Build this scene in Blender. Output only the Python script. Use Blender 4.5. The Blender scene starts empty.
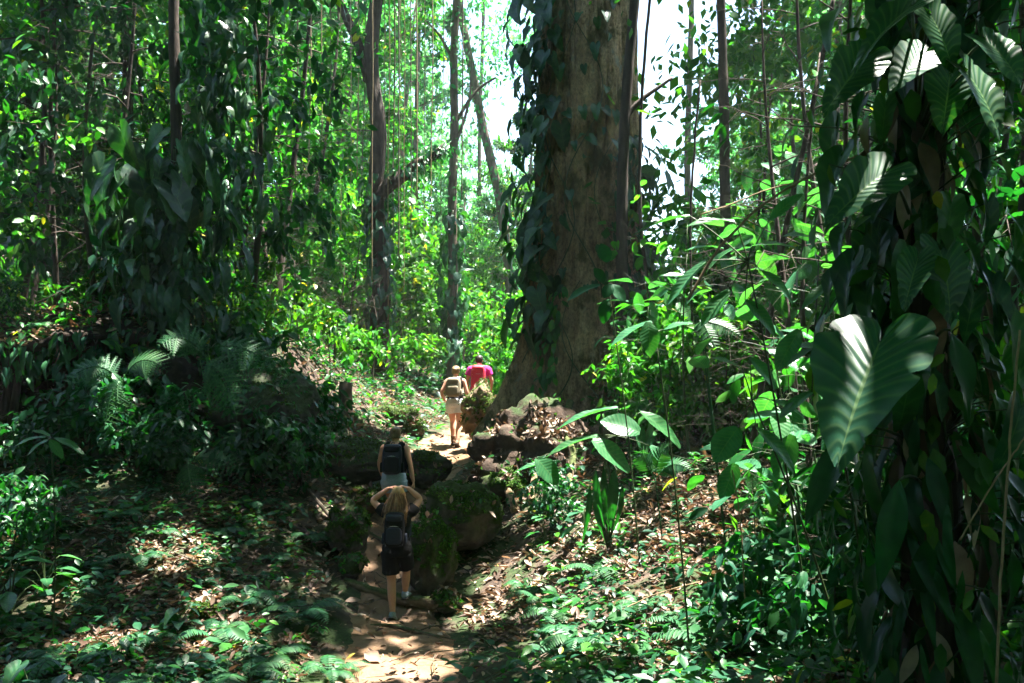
import bpy, math, random
import numpy as np
from mathutils import Vector, Matrix

rng = np.random.default_rng(7)
random.seed(7)
scene = bpy.context.scene
COL = scene.collection
F = 910.0            # focal length in pixels of a 1024 px wide frame
CZ = 2.8             # camera height
HOR = 400.0          # row of the horizon

def P(px, py, d):
    return np.array([(px - 512.0) / F * d, d, CZ + (HOR - py) / F * d])

TO_SUN = np.array([0.24, 0.10, 0.96]); TO_SUN /= np.linalg.norm(TO_SUN)

# ------------------------------------------------------------------ noise
def _h(i, j, s):
    v = np.sin(i * 127.1 + j * 311.7 + s * 74.7) * 43758.5453
    return v - np.floor(v)

def vnoise(x, y, s=0):
    xi, yi = np.floor(x), np.floor(y)
    fx, fy = x - xi, y - yi
    fx, fy = fx * fx * (3 - 2 * fx), fy * fy * (3 - 2 * fy)
    a, b = _h(xi, yi, s), _h(xi + 1, yi, s)
    c, d = _h(xi, yi + 1, s), _h(xi + 1, yi + 1, s)
    return (a * (1 - fx) + b * fx) * (1 - fy) + (c * (1 - fx) + d * fx) * fy

def fbm(x, y, s=0, n=4):
    t, a = 0, 0.5
    for k in range(n):
        t = t + a * vnoise(x * 2 ** k, y * 2 ** k, s + k)
        a *= 0.5
    return t - 0.47

# ------------------------------------------------------------------ terrain height
_c = []
for px, py, d in [
    (400, 683, 9.0), (397, 622, 11.2), (392, 575, 12.5), (393, 540, 13.7), (412, 492, 15.4), (440, 460, 17.5),
    (455, 447, 19), (478, 434, 21), (485, 412, 25), (470, 385, 33),
    (300, 480, 14), (250, 560, 11.5), (200, 620, 10), (100, 640, 9), (0, 683, 8.5), (100, 520, 11.5), (330, 600, 10.8),
    (340, 540, 12.8), (20, 500, 12.2), (60, 470, 13), (60, 452, 14.6), (-40, 455, 14.4), (60, 318, 16.6), (130, 325, 16.6), (-120, 320, 16.4), (50, 262, 19), (200, 305, 17.5),
    (150, 460, 13.2), (300, 360, 18), (275, 425, 15.3), (350, 400, 19), (330, 430, 17), (400, 362, 26), (250, 240, 30), (380, 330, 34),
    (100, 150, 40), (430, 345, 42), (-150, 150, 30),
    (575, 432, 17), (640, 440, 16.5), (560, 415, 19.5), (520, 452, 16.5), (700, 470, 12), (690, 540, 10.5), (780, 600, 8.5), (600, 600, 9.5), (550, 545, 12), (510, 500, 14),
    (640, 683, 7.5), (520, 640, 9.5), (800, 683, 6.5), (900, 683, 5), (700, 430, 15), (850, 450, 14), (1000, 450, 14),
    (700, 405, 30), (900, 400, 30), (560, 400, 30), (700, 410, 55), (1100, 380, 50)]:
    _c.append(P(px, py, d))
_c += [np.array(v, float) for v in [(0, 0, 1.1), (0, 4, 0.9), (2.2, 2, 1.2), (-3, 4, 0.7), (0, -12, 1.2), (-12, 0, 1.5), (12, 0, 1.6),
       (-9, 6, 1.0), (-1, 7, 0.25), (8, 7, 1.5), (-30, -20, 2), (30, -20, 2), (14, 20, 2.4), (-25, 12, 6.5), (-40, 45, 14)]]
_c = np.array(_c)
def _phi(r2):
    return 0.5 * r2 * np.log(r2 + 1e-9)
_n = len(_c)
_A = np.zeros((_n + 3, _n + 3))
_A[:_n, :_n] = _phi(((_c[:, None, :2] - _c[None, :, :2]) ** 2).sum(-1)) + np.eye(_n) * 0.15
_A[:_n, _n] = 1; _A[:_n, _n + 1:] = _c[:, :2]
_A[_n, :_n] = 1; _A[_n + 1:, :_n] = _c[:, :2].T
_w = np.linalg.solve(_A, np.concatenate([_c[:, 2], [0, 0, 0]]))

def H(x, y):
    x = np.atleast_1d(np.asarray(x, float)); y = np.atleast_1d(np.asarray(y, float))
    sh = x.shape; xf, yf = x.ravel(), y.ravel()
    out = np.empty_like(xf)
    for k in range(0, len(xf), 20000):
        a, b = xf[k:k + 20000], yf[k:k + 20000]
        r2 = (a[:, None] - _c[None, :, 0]) ** 2 + (b[:, None] - _c[None, :, 1]) ** 2
        z = _phi(r2) @ _w[:_n] + _w[_n] + _w[_n + 1] * a + _w[_n + 2] * b
        far = 2.0 + 26 * np.clip((-a - 20) / 120, 0, 1) + 10 * np.clip((b - 90) / 200, 0, 1) + 6 * fbm(a / 60, b / 60, 5)
        r = np.hypot(a, b - 15)
        w = np.clip((r - 32) / 30, 0, 1); w = w * w * (3 - 2 * w)
        z = z * (1 - w) + far * w
        z = z + 0.22 * fbm(a * 0.9, b * 0.9, 1) + 0.07 * fbm(a * 4, b * 4, 9, 3)
        out[k:k + 20000] = z
    return out.reshape(sh)

def H1(x, y):
    return float(H(x, y)[0])

def G(px, d, dz=0.0):
    x = (px - 512.0) / F * d
    return np.array([x, d, H1(x, d) + dz])

TRAIL = np.array([P(400, 720, 8.2)[:2], P(402, 683, 9.0)[:2], P(397, 622, 11.2)[:2], P(392, 575, 12.5)[:2], P(393, 540, 13.7)[:2],
                  P(412, 492, 15.4)[:2], P(440, 460, 17.5)[:2], P(455, 447, 19)[:2], P(478, 434, 21)[:2], P(486, 412, 25)[:2]])
TRAIL = np.vstack([[[-0.6, 5.0]], TRAIL])
def trail_dist(x, y):
    best = np.full(np.shape(x), 1e9)
    for a, b in zip(TRAIL[:-1], TRAIL[1:]):
        ab = b - a
        t = np.clip(((x - a[0]) * ab[0] + (y - a[1]) * ab[1]) / (ab @ ab), 0, 1)
        best = np.minimum(best, np.hypot(x - a[0] - t * ab[0], y - a[1] - t * ab[1]))
    return best

# gaps in the canopy: no canopy leaf stands between the sun and these places (column, row, distance, radius)
GAPS = [(450, 438, 18.4, 0.85), (430, 452, 17.6, 0.5), (453, 405, 19, 0.75), (480, 380, 21, 0.8), (405, 678, 9.2, 0.28), (372, 668, 9.2, 0.16),
        (690, 520, 10.8, 1.3), (730, 505, 11.2, 1.0), (765, 560, 9.3, .5), (660, 560, 9.9, .35), (655, 500, 11.2, 0.5), (640, 540, 10.6, 0.3), (785, 590, 8.7, 0.3),
        (862, 380, 2.9, 0.085), (845, 425, 2.8, .05), (905, 58, 3.6, .045), (845, 75, 3.6, .07), (850, 192, 3.55, .08), (205, 150, 22, 1.2), (255, 70, 24, 2.0), (20, 230, 18, .8), (992, 100, 3.5, 0.12), (40, 290, 15.6, 0.7), (75, 325, 14.3, 0.5), (330, 330, 20, 2.0), (285, 295, 19, 1.5),
        (390, 340, 22, 2.2), (190, 505, 11.2, 0.35), (100, 655, 9, 0.2), (225, 645, 9.4, 0.25), (330, 675, 9, 0.35), (205, 612, 10.2, 0.13), (100, 120, 19, .5), (50, 60, 19, .5), (160, 60, 18, .4), (20, 150, 18, .5), (225, 130, 17, .4),
        (530, 430, 14.6, 0.6), (500, 452, 14.7, 0.4), (570, 440, 14.5, .3), (620, 428, 11, 0.35), (660, 430, 11, 0.3), (570, 430, 11, .3), (125, 25, 11, 0.6), (10, 180, 12, 0.8), (60, 210, 13, 0.3),
        (740, 140, 12, 1.6), (705, 300, 12, 1.5), (790, 60, 9, 0.5), (710, 222, 5.6, 0.3), (760, 300, 7, .5), (700, 400, 9, .6), (820, 330, 6.5, .4), (680, 250, 9, .5), (780, 200, 9, .7), (660, 130, 14, .7), (730, 450, 8, .35), (840, 130, 9, .5), (890, 60, 8, .5), (1000, 200, 7, .3), (170, 250, 15, .25), (215, 180, 15, .3), (25, 60, 14, .6), (90, 140, 14, .5), (250, 120, 16, .8), (60, 110, 16, .6), (640, 325, 7, 0.2), (125, 435, 12.6, 0.2), (110, 395, 13, 0.2),
        (760, 540, 8.5, 0.3), (560, 620, 9.5, 0.25), (490, 585, 11, 0.3), (390, 455, 17, 0.4), (505, 560, 12, .25), (340, 505, 13.4, .2), (60, 560, 10, .2), (600, 640, 8.6, .25), (830, 640, 7, .2), (320, 440, 16, .25), (740, 575, 8.8, 0.3), (700, 610, 8.3, 0.3)]
_gap_p = np.array([P(a, b, c) for a, b, c, r in GAPS]); _gap_r = np.array([g[3] for g in GAPS])
def sun_clear(pos, pad=0.12, gap_scale=1.0):
    """True where a leaf at pos would NOT shade one of the gaps."""
    keep = np.ones(len(pos), bool)
    for c, r in zip(_gap_p, _gap_r):
        v = pos - c
        t = v @ TO_SUN
        d = np.linalg.norm(v - t[:, None] * TO_SUN, axis=1)
        keep &= ~((t > 0.35) & (d < r * gap_scale + pad))
    return keep

# ------------------------------------------------------------------ mesh building
def unit(v):
    v = np.asarray(v, float)
    return v / (np.linalg.norm(v, axis=-1, keepdims=True) + 1e-12)

class Leaf:
    """A leaf template: grid of quads along +Y, width along X, upper side +Z."""
    def __init__(s, rows, nw=2, width=0.45, fold=0.15, droop=0.15, lobe=0.0, ripple=0.0, nrip=9, wave=0.0):
        us = np.linspace(-1, 1, nw + 1)
        V, UV = [], []
        for v, w in rows:
            for u in us:
                x = u * w * width * 0.5
                y = v - lobe * abs(u) ** 1.3 * (1 - v) ** 2 * (1.0 if v < 0.6 else 0.6)
                z = fold * abs(x) - droop * v * v + wave * math.sin(v * 9 + u * 2) * abs(u) * 0.5
                if ripple:
                    z += ripple * math.sin((v * nrip - abs(u) * 1.6) * 2 * math.pi) * (0.25 + 0.75 * abs(u)) * min(1, 3 * (1 - v) + .15)
                V.append((x, y, z)); UV.append((u * 0.5 + 0.5, v))
        s.v = np.array(V); s.uv = np.array(UV)
        nr, nc = len(rows), nw + 1
        s.f = np.array([(r * nc + c, r * nc + c + 1, (r + 1) * nc + c + 1, (r + 1) * nc + c) for r in range(nr - 1) for c in range(nw)])

def prof(kind, n):
    out = []
    for k in range(n + 1):
        v = k / n
        if kind == 'heart':
            w = (1 - v) ** 0.62 * (0.80 + 0.62 * v) if v < 0.98 else 0.02
            w = min(w, 1) * (0.9 + 0.1 * min(1, v * 8))
        elif kind == 'oval':
            w = math.sin(math.pi * min(1, v * 0.93 + 0.05)) ** 0.75
        else:
            w = math.sin(math.pi * v ** 0.8) ** 1.0
        out.append((v, max(w, 0.03)))
    return out

T_FAR = Leaf([(0, .12), (.42, 1), (1, .05)], 1, .5, 0, .12)
T_SM = Leaf([(0, .1), (.3, .9), (.68, .85), (1, .04)], 2, .48, .25, .18)
T_LIT = Leaf([(0, .15), (.35, 1), (.7, .8), (1, .08)], 2, .5, .7, -.25)
T_OVAL = Leaf(prof('oval', 6), 4, .46, .22, .2, wave=.03)
T_LAN = Leaf(prof('lan', 8), 4, .30, .3, .35, wave=.03)
class Cordate(Leaf):
    """heart leaf: rows run along the side veins from midrib to margin"""
    def __init__(s, nr=40, nw=16, fold=.10, droop=.16, ripple=.004, nrip=12, wave=.03, wk=1.0):
        ctl = np.array([(0.0, 0.0), (.035, -.13), (.15, -.25), (.31, -.245), (.44, -.11), (.485, .08), (.455, .30), (.365, .53), (.23, .74), (.095, .91), (.012, 1.0)])
        q = np.linspace(0, 1, len(ctl)); t = np.linspace(0, 1, nr + 1)
        mx, my = np.interp(t, q, ctl[:, 0]), np.interp(t, q, ctl[:, 1])
        for _ in range(max(1, nr // 14)):
            mx[1:-1] = (mx[:-2] + 2 * mx[1:-1] + mx[2:]) / 4; my[1:-1] = (my[:-2] + 2 * my[1:-1] + my[2:]) / 4
        mid = np.clip((t - .16) / .84, 0, 1) ** 1.15; us = np.linspace(-1, 1, nw + 1); V, UV = [], []
        for k in range(nr + 1):
            for u in us:
                a = abs(u); tt_ = t[k]; edge = 1 + .035 * math.sin(tt_ * 23 + (u > 0) * 1.3) * a + .02 * math.sin(tt_ * 61 + (u > 0) * 2.1) * a; edge *= 1 - .22 * a * sum(math.exp(-((tt_ - c_) / .012) ** 2) for c_ in ((.47, .71) if u > 0 else (.39, .60, .83))); x = mx[k] * a * edge; y = mid[k] + (my[k] - mid[k]) * a ** (1.25 if t[k] > .3 else 1.0) - .045 * math.sin(math.pi * a) * min(1, t[k] * 3)
                z = fold * x - droop * y * abs(y) * .9 + wave * math.sin(t[k] * 11 + (u > 0) * 2) * a * a
                z += ripple * math.sin(t[k] * nrip * 2 * math.pi) * math.sin(math.pi * min(1, a * .95 + .05)) * math.sin(math.pi * min(1, t[k] + .06))
                V.append((x * wk * (1 if u > 0 else -1), y, z)); UV.append((u * .5 + .5, t[k]))
        s.v = np.array(V); s.uv = np.array(UV); nc = nw + 1
        s.f = np.array([(r * nc + c, r * nc + c + 1, (r + 1) * nc + c + 1, (r + 1) * nc + c) for r in range(nr) for c in range(nw)])
T_BIG = Cordate(120, 18, .13, .24, .0012, 15, .045); T_HEART = Cordate(10, 6, .22, .34, 0, 6, .035, .82); T_NARROW = Cordate(10, 6, .25, .42, 0, 6, .04, .58)
T_PIN = Leaf([(0, .6), (.4, 1), (.8, .6), (1, .06)], 2, .24, .2, .12)

class MB:
    def __init__(s):
        s.V, s.Q, s.UV, s.MI, s.n = [], [], [], [], 0
    def add(s, v, f, uv=None, mi=0):
        v = np.asarray(v, float); f = np.asarray(f, int)
        s.V.append(v); s.Q.append(f + s.n)
        s.UV.append(np.zeros((len(v), 2)) if uv is None else np.asarray(uv, float))
        s.MI.append(np.full(len(f), mi)); s.n += len(v)
        return s
    def leaves(s, tpl, pos, axis, normal, scale, wscale=1.0, mi=0):
        pos = np.atleast_2d(pos); N = len(pos)
        if N == 0: return s
        a = unit(np.broadcast_to(axis, (N, 3))); n = np.broadcast_to(np.asarray(normal, float), (N, 3))
        X = unit(np.cross(a, n) + 1e-6); Z = np.cross(X, a)
        sc = np.broadcast_to(np.asarray(scale, float), (N,)); ws = np.broadcast_to(np.asarray(wscale, float), (N,))
        M = np.stack([X * (sc * ws)[:, None], a * sc[:, None], Z * sc[:, None]], axis=2)
        v = np.einsum('nij,vj->nvi', M, tpl.v) + pos[:, None, :]
        nv = len(tpl.v)
        f = (tpl.f[None] + (np.arange(N) * nv)[:, None, None]).reshape(-1, 4)
        return s.add(v.reshape(-1, 3), f, np.tile(tpl.uv, (N, 1)), mi)
    def tube(s, path, rad, seg=8, mi=0, ref=None, rough=0.0, caps=True, seed=0):
        """rad: numbers or (side, front) pairs along path."""
        path = np.asarray(path, float); k = len(path)
        rad = np.asarray(rad, float)
        if rad.ndim == 0: rad = np.full(k, float(rad))
        if rad.ndim == 1: rad = np.stack([rad, rad], 1)
        tan = unit(np.gradient(path, axis=0))
        if ref is None:
            ref = (0, 1, 0.01) if abs(tan[:, 2]).mean() > 0.5 else (0, 0, 1)
            side = np.cross(tan, np.broadcast_to(np.array(ref, float), tan.shape))
        else:
            rf = np.broadcast_to(np.array(ref, float), tan.shape)
            side = rf - (rf * tan).sum(1)[:, None] * tan
        side = unit(side); front = np.cross(tan, side)
        th = np.linspace(0, 2 * np.pi, seg, endpoint=False)
        r = np.random.default_rng(seed)
        jit = 1 + rough * r.standard_normal((k, seg))
        v = path[:, None] + side[:, None] * (np.cos(th)[None] * rad[:, :1] * jit)[..., None] + front[:, None] * (np.sin(th)[None] * rad[:, 1:] * jit)[..., None]
        a = np.arange(k - 1)[:, None] * seg; i = np.arange(seg)[None]; j = (i + 1) % seg
        f = np.stack([a + i, a + j, a + seg + j, a + seg + i], -1).reshape(-1, 4)
        L = np.concatenate([[0], np.cumsum(np.linalg.norm(np.diff(path, axis=0), axis=1))])
        uv = np.stack(np.broadcast_arrays(th[None] / (2 * np.pi), L[:, None]), -1).reshape(-1, 2)
        v = v.reshape(-1, 3)
        if caps:
            nb = len(v)
            v = np.vstack([v, path[:1], path[-1:]]); uv = np.vstack([uv, [[0, 0], [0, L[-1]]]])
            h = np.arange(0, seg, 2)
            c0 = np.stack([np.full(len(h), nb), (h + 2) % seg, (h + 1) % seg, h], 1)
            o = (k - 1) * seg
            c1 = np.stack([np.full(len(h), nb + 1), o + h, o + (h + 1) % seg, o + (h + 2) % seg], 1)
            f = np.vstack([f, c0, c1])
        return s.add(v, f, uv, mi)
    def supere(s, c, r, e=0.5, nu=20, nv=12, mi=0, rot=None):
        """a rounded box / ellipsoid: e=1 ellipsoid, small e boxy"""
        c = np.asarray(c, float)
        sp = lambda t: np.sign(t) * np.abs(t) ** e
        th = np.linspace(0, 2 * np.pi, nu, endpoint=False); ph = np.linspace(-np.pi / 2 + 1e-3, np.pi / 2 - 1e-3, nv)
        x = sp(np.cos(ph))[:, None] * sp(np.cos(th))[None]; y = sp(np.cos(ph))[:, None] * sp(np.sin(th))[None]
        z = np.broadcast_to(sp(np.sin(ph))[:, None], x.shape)
        v = np.stack([x * r[0], y * r[1], z * r[2]], -1).reshape(-1, 3)
        if rot is not None: v = v @ np.array(rot.to_3x3()).T if hasattr(rot, 'to_3x3') else v @ np.asarray(rot).T
        a = np.arange(nv - 1)[:, None] * nu; i = np.arange(nu)[None]; j = (i + 1) % nu
        f = np.stack([a + i, a + j, a + nu + j, a + nu + i], -1).reshape(-1, 4)
        h = np.arange(0, nu, 2); o = (nv - 1) * nu; nb = len(v)
        v = np.vstack([v, v[:nu].mean(0), v[o:o + nu].mean(0)])
        f = np.vstack([f, np.stack([np.full(len(h), nb), (h + 2) % nu, (h + 1) % nu, h], 1), np.stack([np.full(len(h), nb + 1), o + h, o + (h + 1) % nu, o + (h + 2) % nu], 1)])
        return s.add(v + c, f, None, mi)
    def shift(s, off):
        s.V = [v + np.asarray(off, float) for v in s.V]; return s
    def mesh(s, name, mats, smooth=True):
        me = bpy.data.meshes.new(name)
        V = np.concatenate(s.V); Q = np.concatenate(s.Q); UV = np.concatenate(s.UV); MI = np.concatenate(s.MI)
        me.vertices.add(len(V)); me.vertices.foreach_set('co', V.astype(np.float32).ravel())
        me.loops.add(len(Q) * 4); me.loops.foreach_set('vertex_index', Q.astype(np.int32).ravel())
        me.polygons.add(len(Q)); me.polygons.foreach_set('loop_start', (np.arange(len(Q)) * 4).astype(np.int32))
        uvl = me.uv_layers.new(name='UVMap'); uvl.data.foreach_set('uv', UV[Q.ravel()].astype(np.float32).ravel())
        for m in (mats if isinstance(mats, (list, tuple)) else [mats]): me.materials.append(m)
        me.polygons.foreach_set('material_index', MI.astype(np.int32))
        me.polygons.foreach_set('use_smooth', np.full(len(Q), smooth))
        me.update(calc_edges=True); me.validate()
        return me
    def build(s, name, mats, parent=None, smooth=True):
        return link(name, s.mesh(name, mats, smooth), parent)

def link(name, data, parent=None):
    o = bpy.data.objects.new(name, data); COL.objects.link(o)
    if parent is not None: o.parent = parent
    return o

def tag(o, label=None, cat=None, group=None, kind=None):
    if label: o['label'] = label
    if cat: o['category'] = cat
    if group: o['group'] = group
    if kind: o['kind'] = kind
    return o

def empty(name, loc, label, cat, group=None, rz=0.0, s=1.0):
    o = bpy.data.objects.new(name, None); COL.objects.link(o)
    o.location = [float(v) for v in loc]; o.rotation_euler = (0, 0, rz); o.scale = (s, s, s); o.empty_display_size = 0.1
    return tag(o, label, cat, group)

def children_of(o):
    return [c for c in bpy.data.objects if c.parent is o]
KIDS = {}
def dup(proto, loc, rz, s, label, group, tilt=(0, 0)):
    """a copy of a thing with copies of its parts (mesh data shared)"""
    r = proto.copy(); COL.objects.link(r)
    r.location = [float(v) for v in loc]; r.rotation_euler = (tilt[0], tilt[1], rz); r.scale = (s, s, s) if np.isscalar(s) else s
    r['label'] = label
    if group: r['group'] = group
    elif 'group' in r: del r['group']
    for ch in KIDS.setdefault(proto.name, children_of(proto)):
        c = ch.copy(); COL.objects.link(c); c.parent = r
    return r

def remeshed(mb, voxel=0.008, smooth=4):
    """one continuous skin round overlapping shaped pieces"""
    me = mb.mesh('tmp', [])
    o = bpy.data.objects.new('tmp', me); COL.objects.link(o)
    m = o.modifiers.new('r', 'REMESH'); m.mode = 'VOXEL'; m.voxel_size = voxel; m.use_smooth_shade = True
    q = o.modifiers.new('s', 'SMOOTH'); q.iterations = smooth; q.factor = 0.5
    dg = bpy.context.evaluated_depsgraph_get()
    out = bpy.data.meshes.new_from_object(o.evaluated_get(dg))
    bpy.data.objects.remove(o); bpy.data.meshes.remove(me)
    for p in out.polygons: p.use_smooth = True
    return out

# ------------------------------------------------------------------ materials
def newmat(name):
    m = bpy.data.materials.new(name); m.use_nodes = True
    nt = m.node_tree; nt.nodes.clear()
    return m, nt, nt.nodes, nt.links

def ramp(N, stops, interp='LINEAR'):
    r = N.new('ShaderNodeValToRGB'); r.color_ramp.interpolation = interp
    e = r.color_ramp.elements
    while len(e) < len(stops): e.new(0.5)
    for k, (p, c) in enumerate(stops):
        e[k].position = p; e[k].color = (*c, 1)
    return r

def leaf_mat(name, stops, trans=0.35, tcol=(1.5, 1.7, 0.5), rough=0.42, veins=0.0, nv=9, spec=0.28, objvar=0.25, slant=1.6):
    m, nt, N, L = newmat(name)
    out = N.new('ShaderNodeOutputMaterial'); geo = N.new('ShaderNodeNewGeometry'); oi = N.new('ShaderNodeObjectInfo')
    r = ramp(N, stops); L.new(geo.outputs['Random Per Island'], r.inputs[0])
    hsv = N.new('ShaderNodeHueSaturation')
    mr = N.new('ShaderNodeMapRange'); mr.inputs[3].default_value = 1 - objvar; mr.inputs[4].default_value = 1 + objvar
    L.new(oi.outputs['Random'], mr.inputs[0]); L.new(mr.outputs[0], hsv.inputs['Value'])
    mh = N.new('ShaderNodeMapRange'); mh.inputs[3].default_value = 0.485; mh.inputs[4].default_value = 0.52
    L.new(oi.outputs['Random'], mh.inputs[0]); L.new(mh.outputs[0], hsv.inputs['Hue'])
    L.new(r.outputs[0], hsv.inputs['Color'])
    col = hsv.outputs[0]
    # blotches over the blade
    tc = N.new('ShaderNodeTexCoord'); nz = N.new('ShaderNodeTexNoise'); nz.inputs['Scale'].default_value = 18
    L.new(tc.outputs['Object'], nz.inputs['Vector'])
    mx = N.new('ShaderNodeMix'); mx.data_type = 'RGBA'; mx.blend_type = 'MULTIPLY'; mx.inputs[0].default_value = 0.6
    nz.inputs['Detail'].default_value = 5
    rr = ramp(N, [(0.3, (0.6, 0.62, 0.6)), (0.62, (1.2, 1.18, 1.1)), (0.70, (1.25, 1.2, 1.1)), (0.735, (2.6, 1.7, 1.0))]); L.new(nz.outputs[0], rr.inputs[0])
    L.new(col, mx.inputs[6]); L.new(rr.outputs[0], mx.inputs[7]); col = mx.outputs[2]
    pb = N.new('ShaderNodeBsdfPrincipled'); pb.inputs['Roughness'].default_value = rough
    pb.inputs['Specular IOR Level'].default_value = spec
    if veins:
        uv = N.new('ShaderNodeUVMap'); sep = N.new('ShaderNodeSeparateXYZ'); L.new(uv.outputs[0], sep.inputs[0])
        def math_(op, a, b=None):
            k = N.new('ShaderNodeMath'); k.operation = op
            for q, x in enumerate((a, b)):
                if x is None: continue
                if isinstance(x, (int, float)): k.inputs[q].default_value = x
                else: L.new(x, k.inputs[q])
            return k.outputs[0]
        au = math_('ABSOLUTE', math_('SUBTRACT', math_('MULTIPLY', sep.outputs[0], 2.0), 1.0))
        ph = math_('SUBTRACT', math_('MULTIPLY', sep.outputs[1], float(nv)), math_('MULTIPLY', au, slant))
        w = math_('SINE', math_('MULTIPLY', ph, 2 * math.pi))
        rib = math_('POWER', math_('ADD', math_('MULTIPLY', w, 0.5), 0.5), 6.0)
        mid = math_('LESS_THAN', au, 0.035)
        vein = math_('MAXIMUM', math_('MULTIPLY', rib, 0.55), mid)
        mv = N.new('ShaderNodeMix'); mv.data_type = 'RGBA'
        L.new(math_('MULTIPLY', vein, veins), mv.inputs[0]); L.new(col, mv.inputs[6]); mv.inputs[7].default_value = (0.17, 0.26, 0.10, 1)
        col = mv.outputs[2]
        bp = N.new('ShaderNodeBump'); bp.inputs['Strength'].default_value = 0.14; bp.inputs['Distance'].default_value = 0.005
        L.new(math_('ADD', w, math_('MULTIPLY', mid, -2.0)), bp.inputs['Height']); L.new(bp.outputs[0], pb.inputs['Normal'])
    L.new(col, pb.inputs['Base Color'])
    tr = N.new('ShaderNodeBsdfTranslucent'); tm = N.new('ShaderNodeMix'); tm.data_type = 'RGBA'; tm.blend_type = 'MULTIPLY'; tm.inputs[0].default_value = 1
    L.new(col, tm.inputs[6]); tm.inputs[7].default_value = (*tcol, 1); L.new(tm.outputs[2], tr.inputs[0])
    ms = N.new('ShaderNodeMixShader'); ms.inputs[0].default_value = trans
    L.new(pb.outputs[0], ms.inputs[1]); L.new(tr.outputs[0], ms.inputs[2]); L.new(ms.outputs[0], out.inputs[0])
    return m

def surf_mat(name, stops, scale=3.0, stretch=(1, 1, 1), rough=0.85, bump=0.5, bdist=0.03, detail=8, moss=None, moss_amt=0.5, second=None, coord='Object', spec=0.3, island=False):
    m, nt, N, L = newmat(name)
    out = N.new('ShaderNodeOutputMaterial'); pb = N.new('ShaderNodeBsdfPrincipled')
    tc = N.new('ShaderNodeTexCoord'); mp = N.new('ShaderNodeMapping'); mp.inputs['Scale'].default_value = stretch
    L.new(tc.outputs[coord], mp.inputs[0])
    nz = N.new('ShaderNodeTexNoise'); nz.inputs['Scale'].default_value = scale; nz.inputs['Detail'].default_value = detail; nz.inputs['Roughness'].default_value = 0.65
    L.new(mp.outputs[0], nz.inputs['Vector'])
    r = ramp(N, stops)
    geo = N.new('ShaderNodeNewGeometry')
    L.new(geo.outputs['Random Per Island'] if island else nz.outputs[0], r.inputs[0])
    col = r.outputs[0]
    if second:
        n2 = N.new('ShaderNodeTexNoise'); n2.inputs['Scale'].default_value = scale * 0.17; n2.inputs['Detail'].default_value = 5
        L.new(tc.outputs[coord], n2.inputs['Vector'])
        r2 = ramp(N, [(0.35, (0, 0, 0)), (0.65, (1, 1, 1))]); L.new(n2.outputs[0], r2.inputs[0])
        mx = N.new('ShaderNodeMix'); mx.data_type = 'RGBA'; L.new(r2.outputs[0], mx.inputs[0]); L.new(col, mx.inputs[6]); mx.inputs[7].default_value = (*second, 1)
        col = mx.outputs[2]
    if moss:
        n3 = N.new('ShaderNodeTexNoise'); n3.inputs['Scale'].default_value = 2.2; n3.inputs['Detail'].default_value = 8
        L.new(tc.outputs[coord], n3.inputs['Vector'])
        sp = N.new('ShaderNodeSeparateXYZ'); L.new(geo.outputs['Normal'], sp.inputs[0])
        a = N.new('ShaderNodeMath'); a.operation = 'MULTIPLY_ADD'; L.new(sp.outputs[2], a.inputs[0]); a.inputs[1].default_value = 0.35; L.new(n3.outputs[0], a.inputs[2])
        r3 = ramp(N, [(max(0, 0.85 - moss_amt * 0.6), (0, 0, 0)), (min(1, 1.0 - moss_amt * 0.6), (1, 1, 1))]); L.new(a.outputs[0], r3.inputs[0])
        n4 = N.new('ShaderNodeTexNoise'); n4.inputs['Scale'].default_value = 30; n4.inputs['Detail'].default_value = 5; L.new(tc.outputs[coord], n4.inputs['Vector'])
        r4 = ramp(N, [(0.3, tuple(c * 0.45 for c in moss)), (0.75, tuple(c * 1.4 for c in moss))]); L.new(n4.outputs[0], r4.inputs[0])
        mx = N.new('ShaderNodeMix'); mx.data_type = 'RGBA'; L.new(r3.outputs[0], mx.inputs[0]); L.new(col, mx.inputs[6]); L.new(r4.outputs[0], mx.inputs[7])
        col = mx.outputs[2]
    L.new(col, pb.inputs['Base Color']); pb.inputs['Roughness'].default_value = rough; pb.inputs['Specular IOR Level'].default_value = spec
    if bump:
        bp = N.new('ShaderNodeBump'); bp.inputs['Strength'].default_value = bump; bp.inputs['Distance'].default_value = bdist
        L.new(nz.outputs[0], bp.inputs['Height']); L.new(bp.outputs[0], pb.inputs['Normal'])
    L.new(pb.outputs[0], out.inputs[0])
    return m

def G4(a, b, c, yel=0.0):
    s = [(0.0, a), (0.5, b), (0.97, c)]
    if yel: s += [(0.995, (0.30, 0.26, 0.03))]
    return s
M = {}
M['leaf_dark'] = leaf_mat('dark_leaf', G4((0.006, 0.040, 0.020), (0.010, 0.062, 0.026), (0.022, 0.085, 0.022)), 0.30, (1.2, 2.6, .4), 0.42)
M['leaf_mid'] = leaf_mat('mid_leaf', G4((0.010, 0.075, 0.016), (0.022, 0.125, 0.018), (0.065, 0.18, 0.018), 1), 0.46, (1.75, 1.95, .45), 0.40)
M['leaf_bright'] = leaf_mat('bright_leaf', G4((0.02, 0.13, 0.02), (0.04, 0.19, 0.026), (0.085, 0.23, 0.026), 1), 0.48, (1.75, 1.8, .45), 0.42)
M['leaf_far'] = leaf_mat('far_leaf', G4((0.025, 0.14, 0.06), (0.04, 0.19, 0.075), (0.085, 0.25, 0.07)), 0.48, (1.6, 1.8, .8), 0.45)  # misty blue-green glow of the background is mixed into this leaf colour
M['leaf_haze'] = leaf_mat('far_forest_leaf', G4((0.05, 0.17, 0.09), (0.08, 0.23, 0.12), (0.13, 0.28, 0.13)), 0.48, (1.5, 1.6, 1.0), 0.5)  # paler and bluer: distant haze is put into the leaf colour
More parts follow.
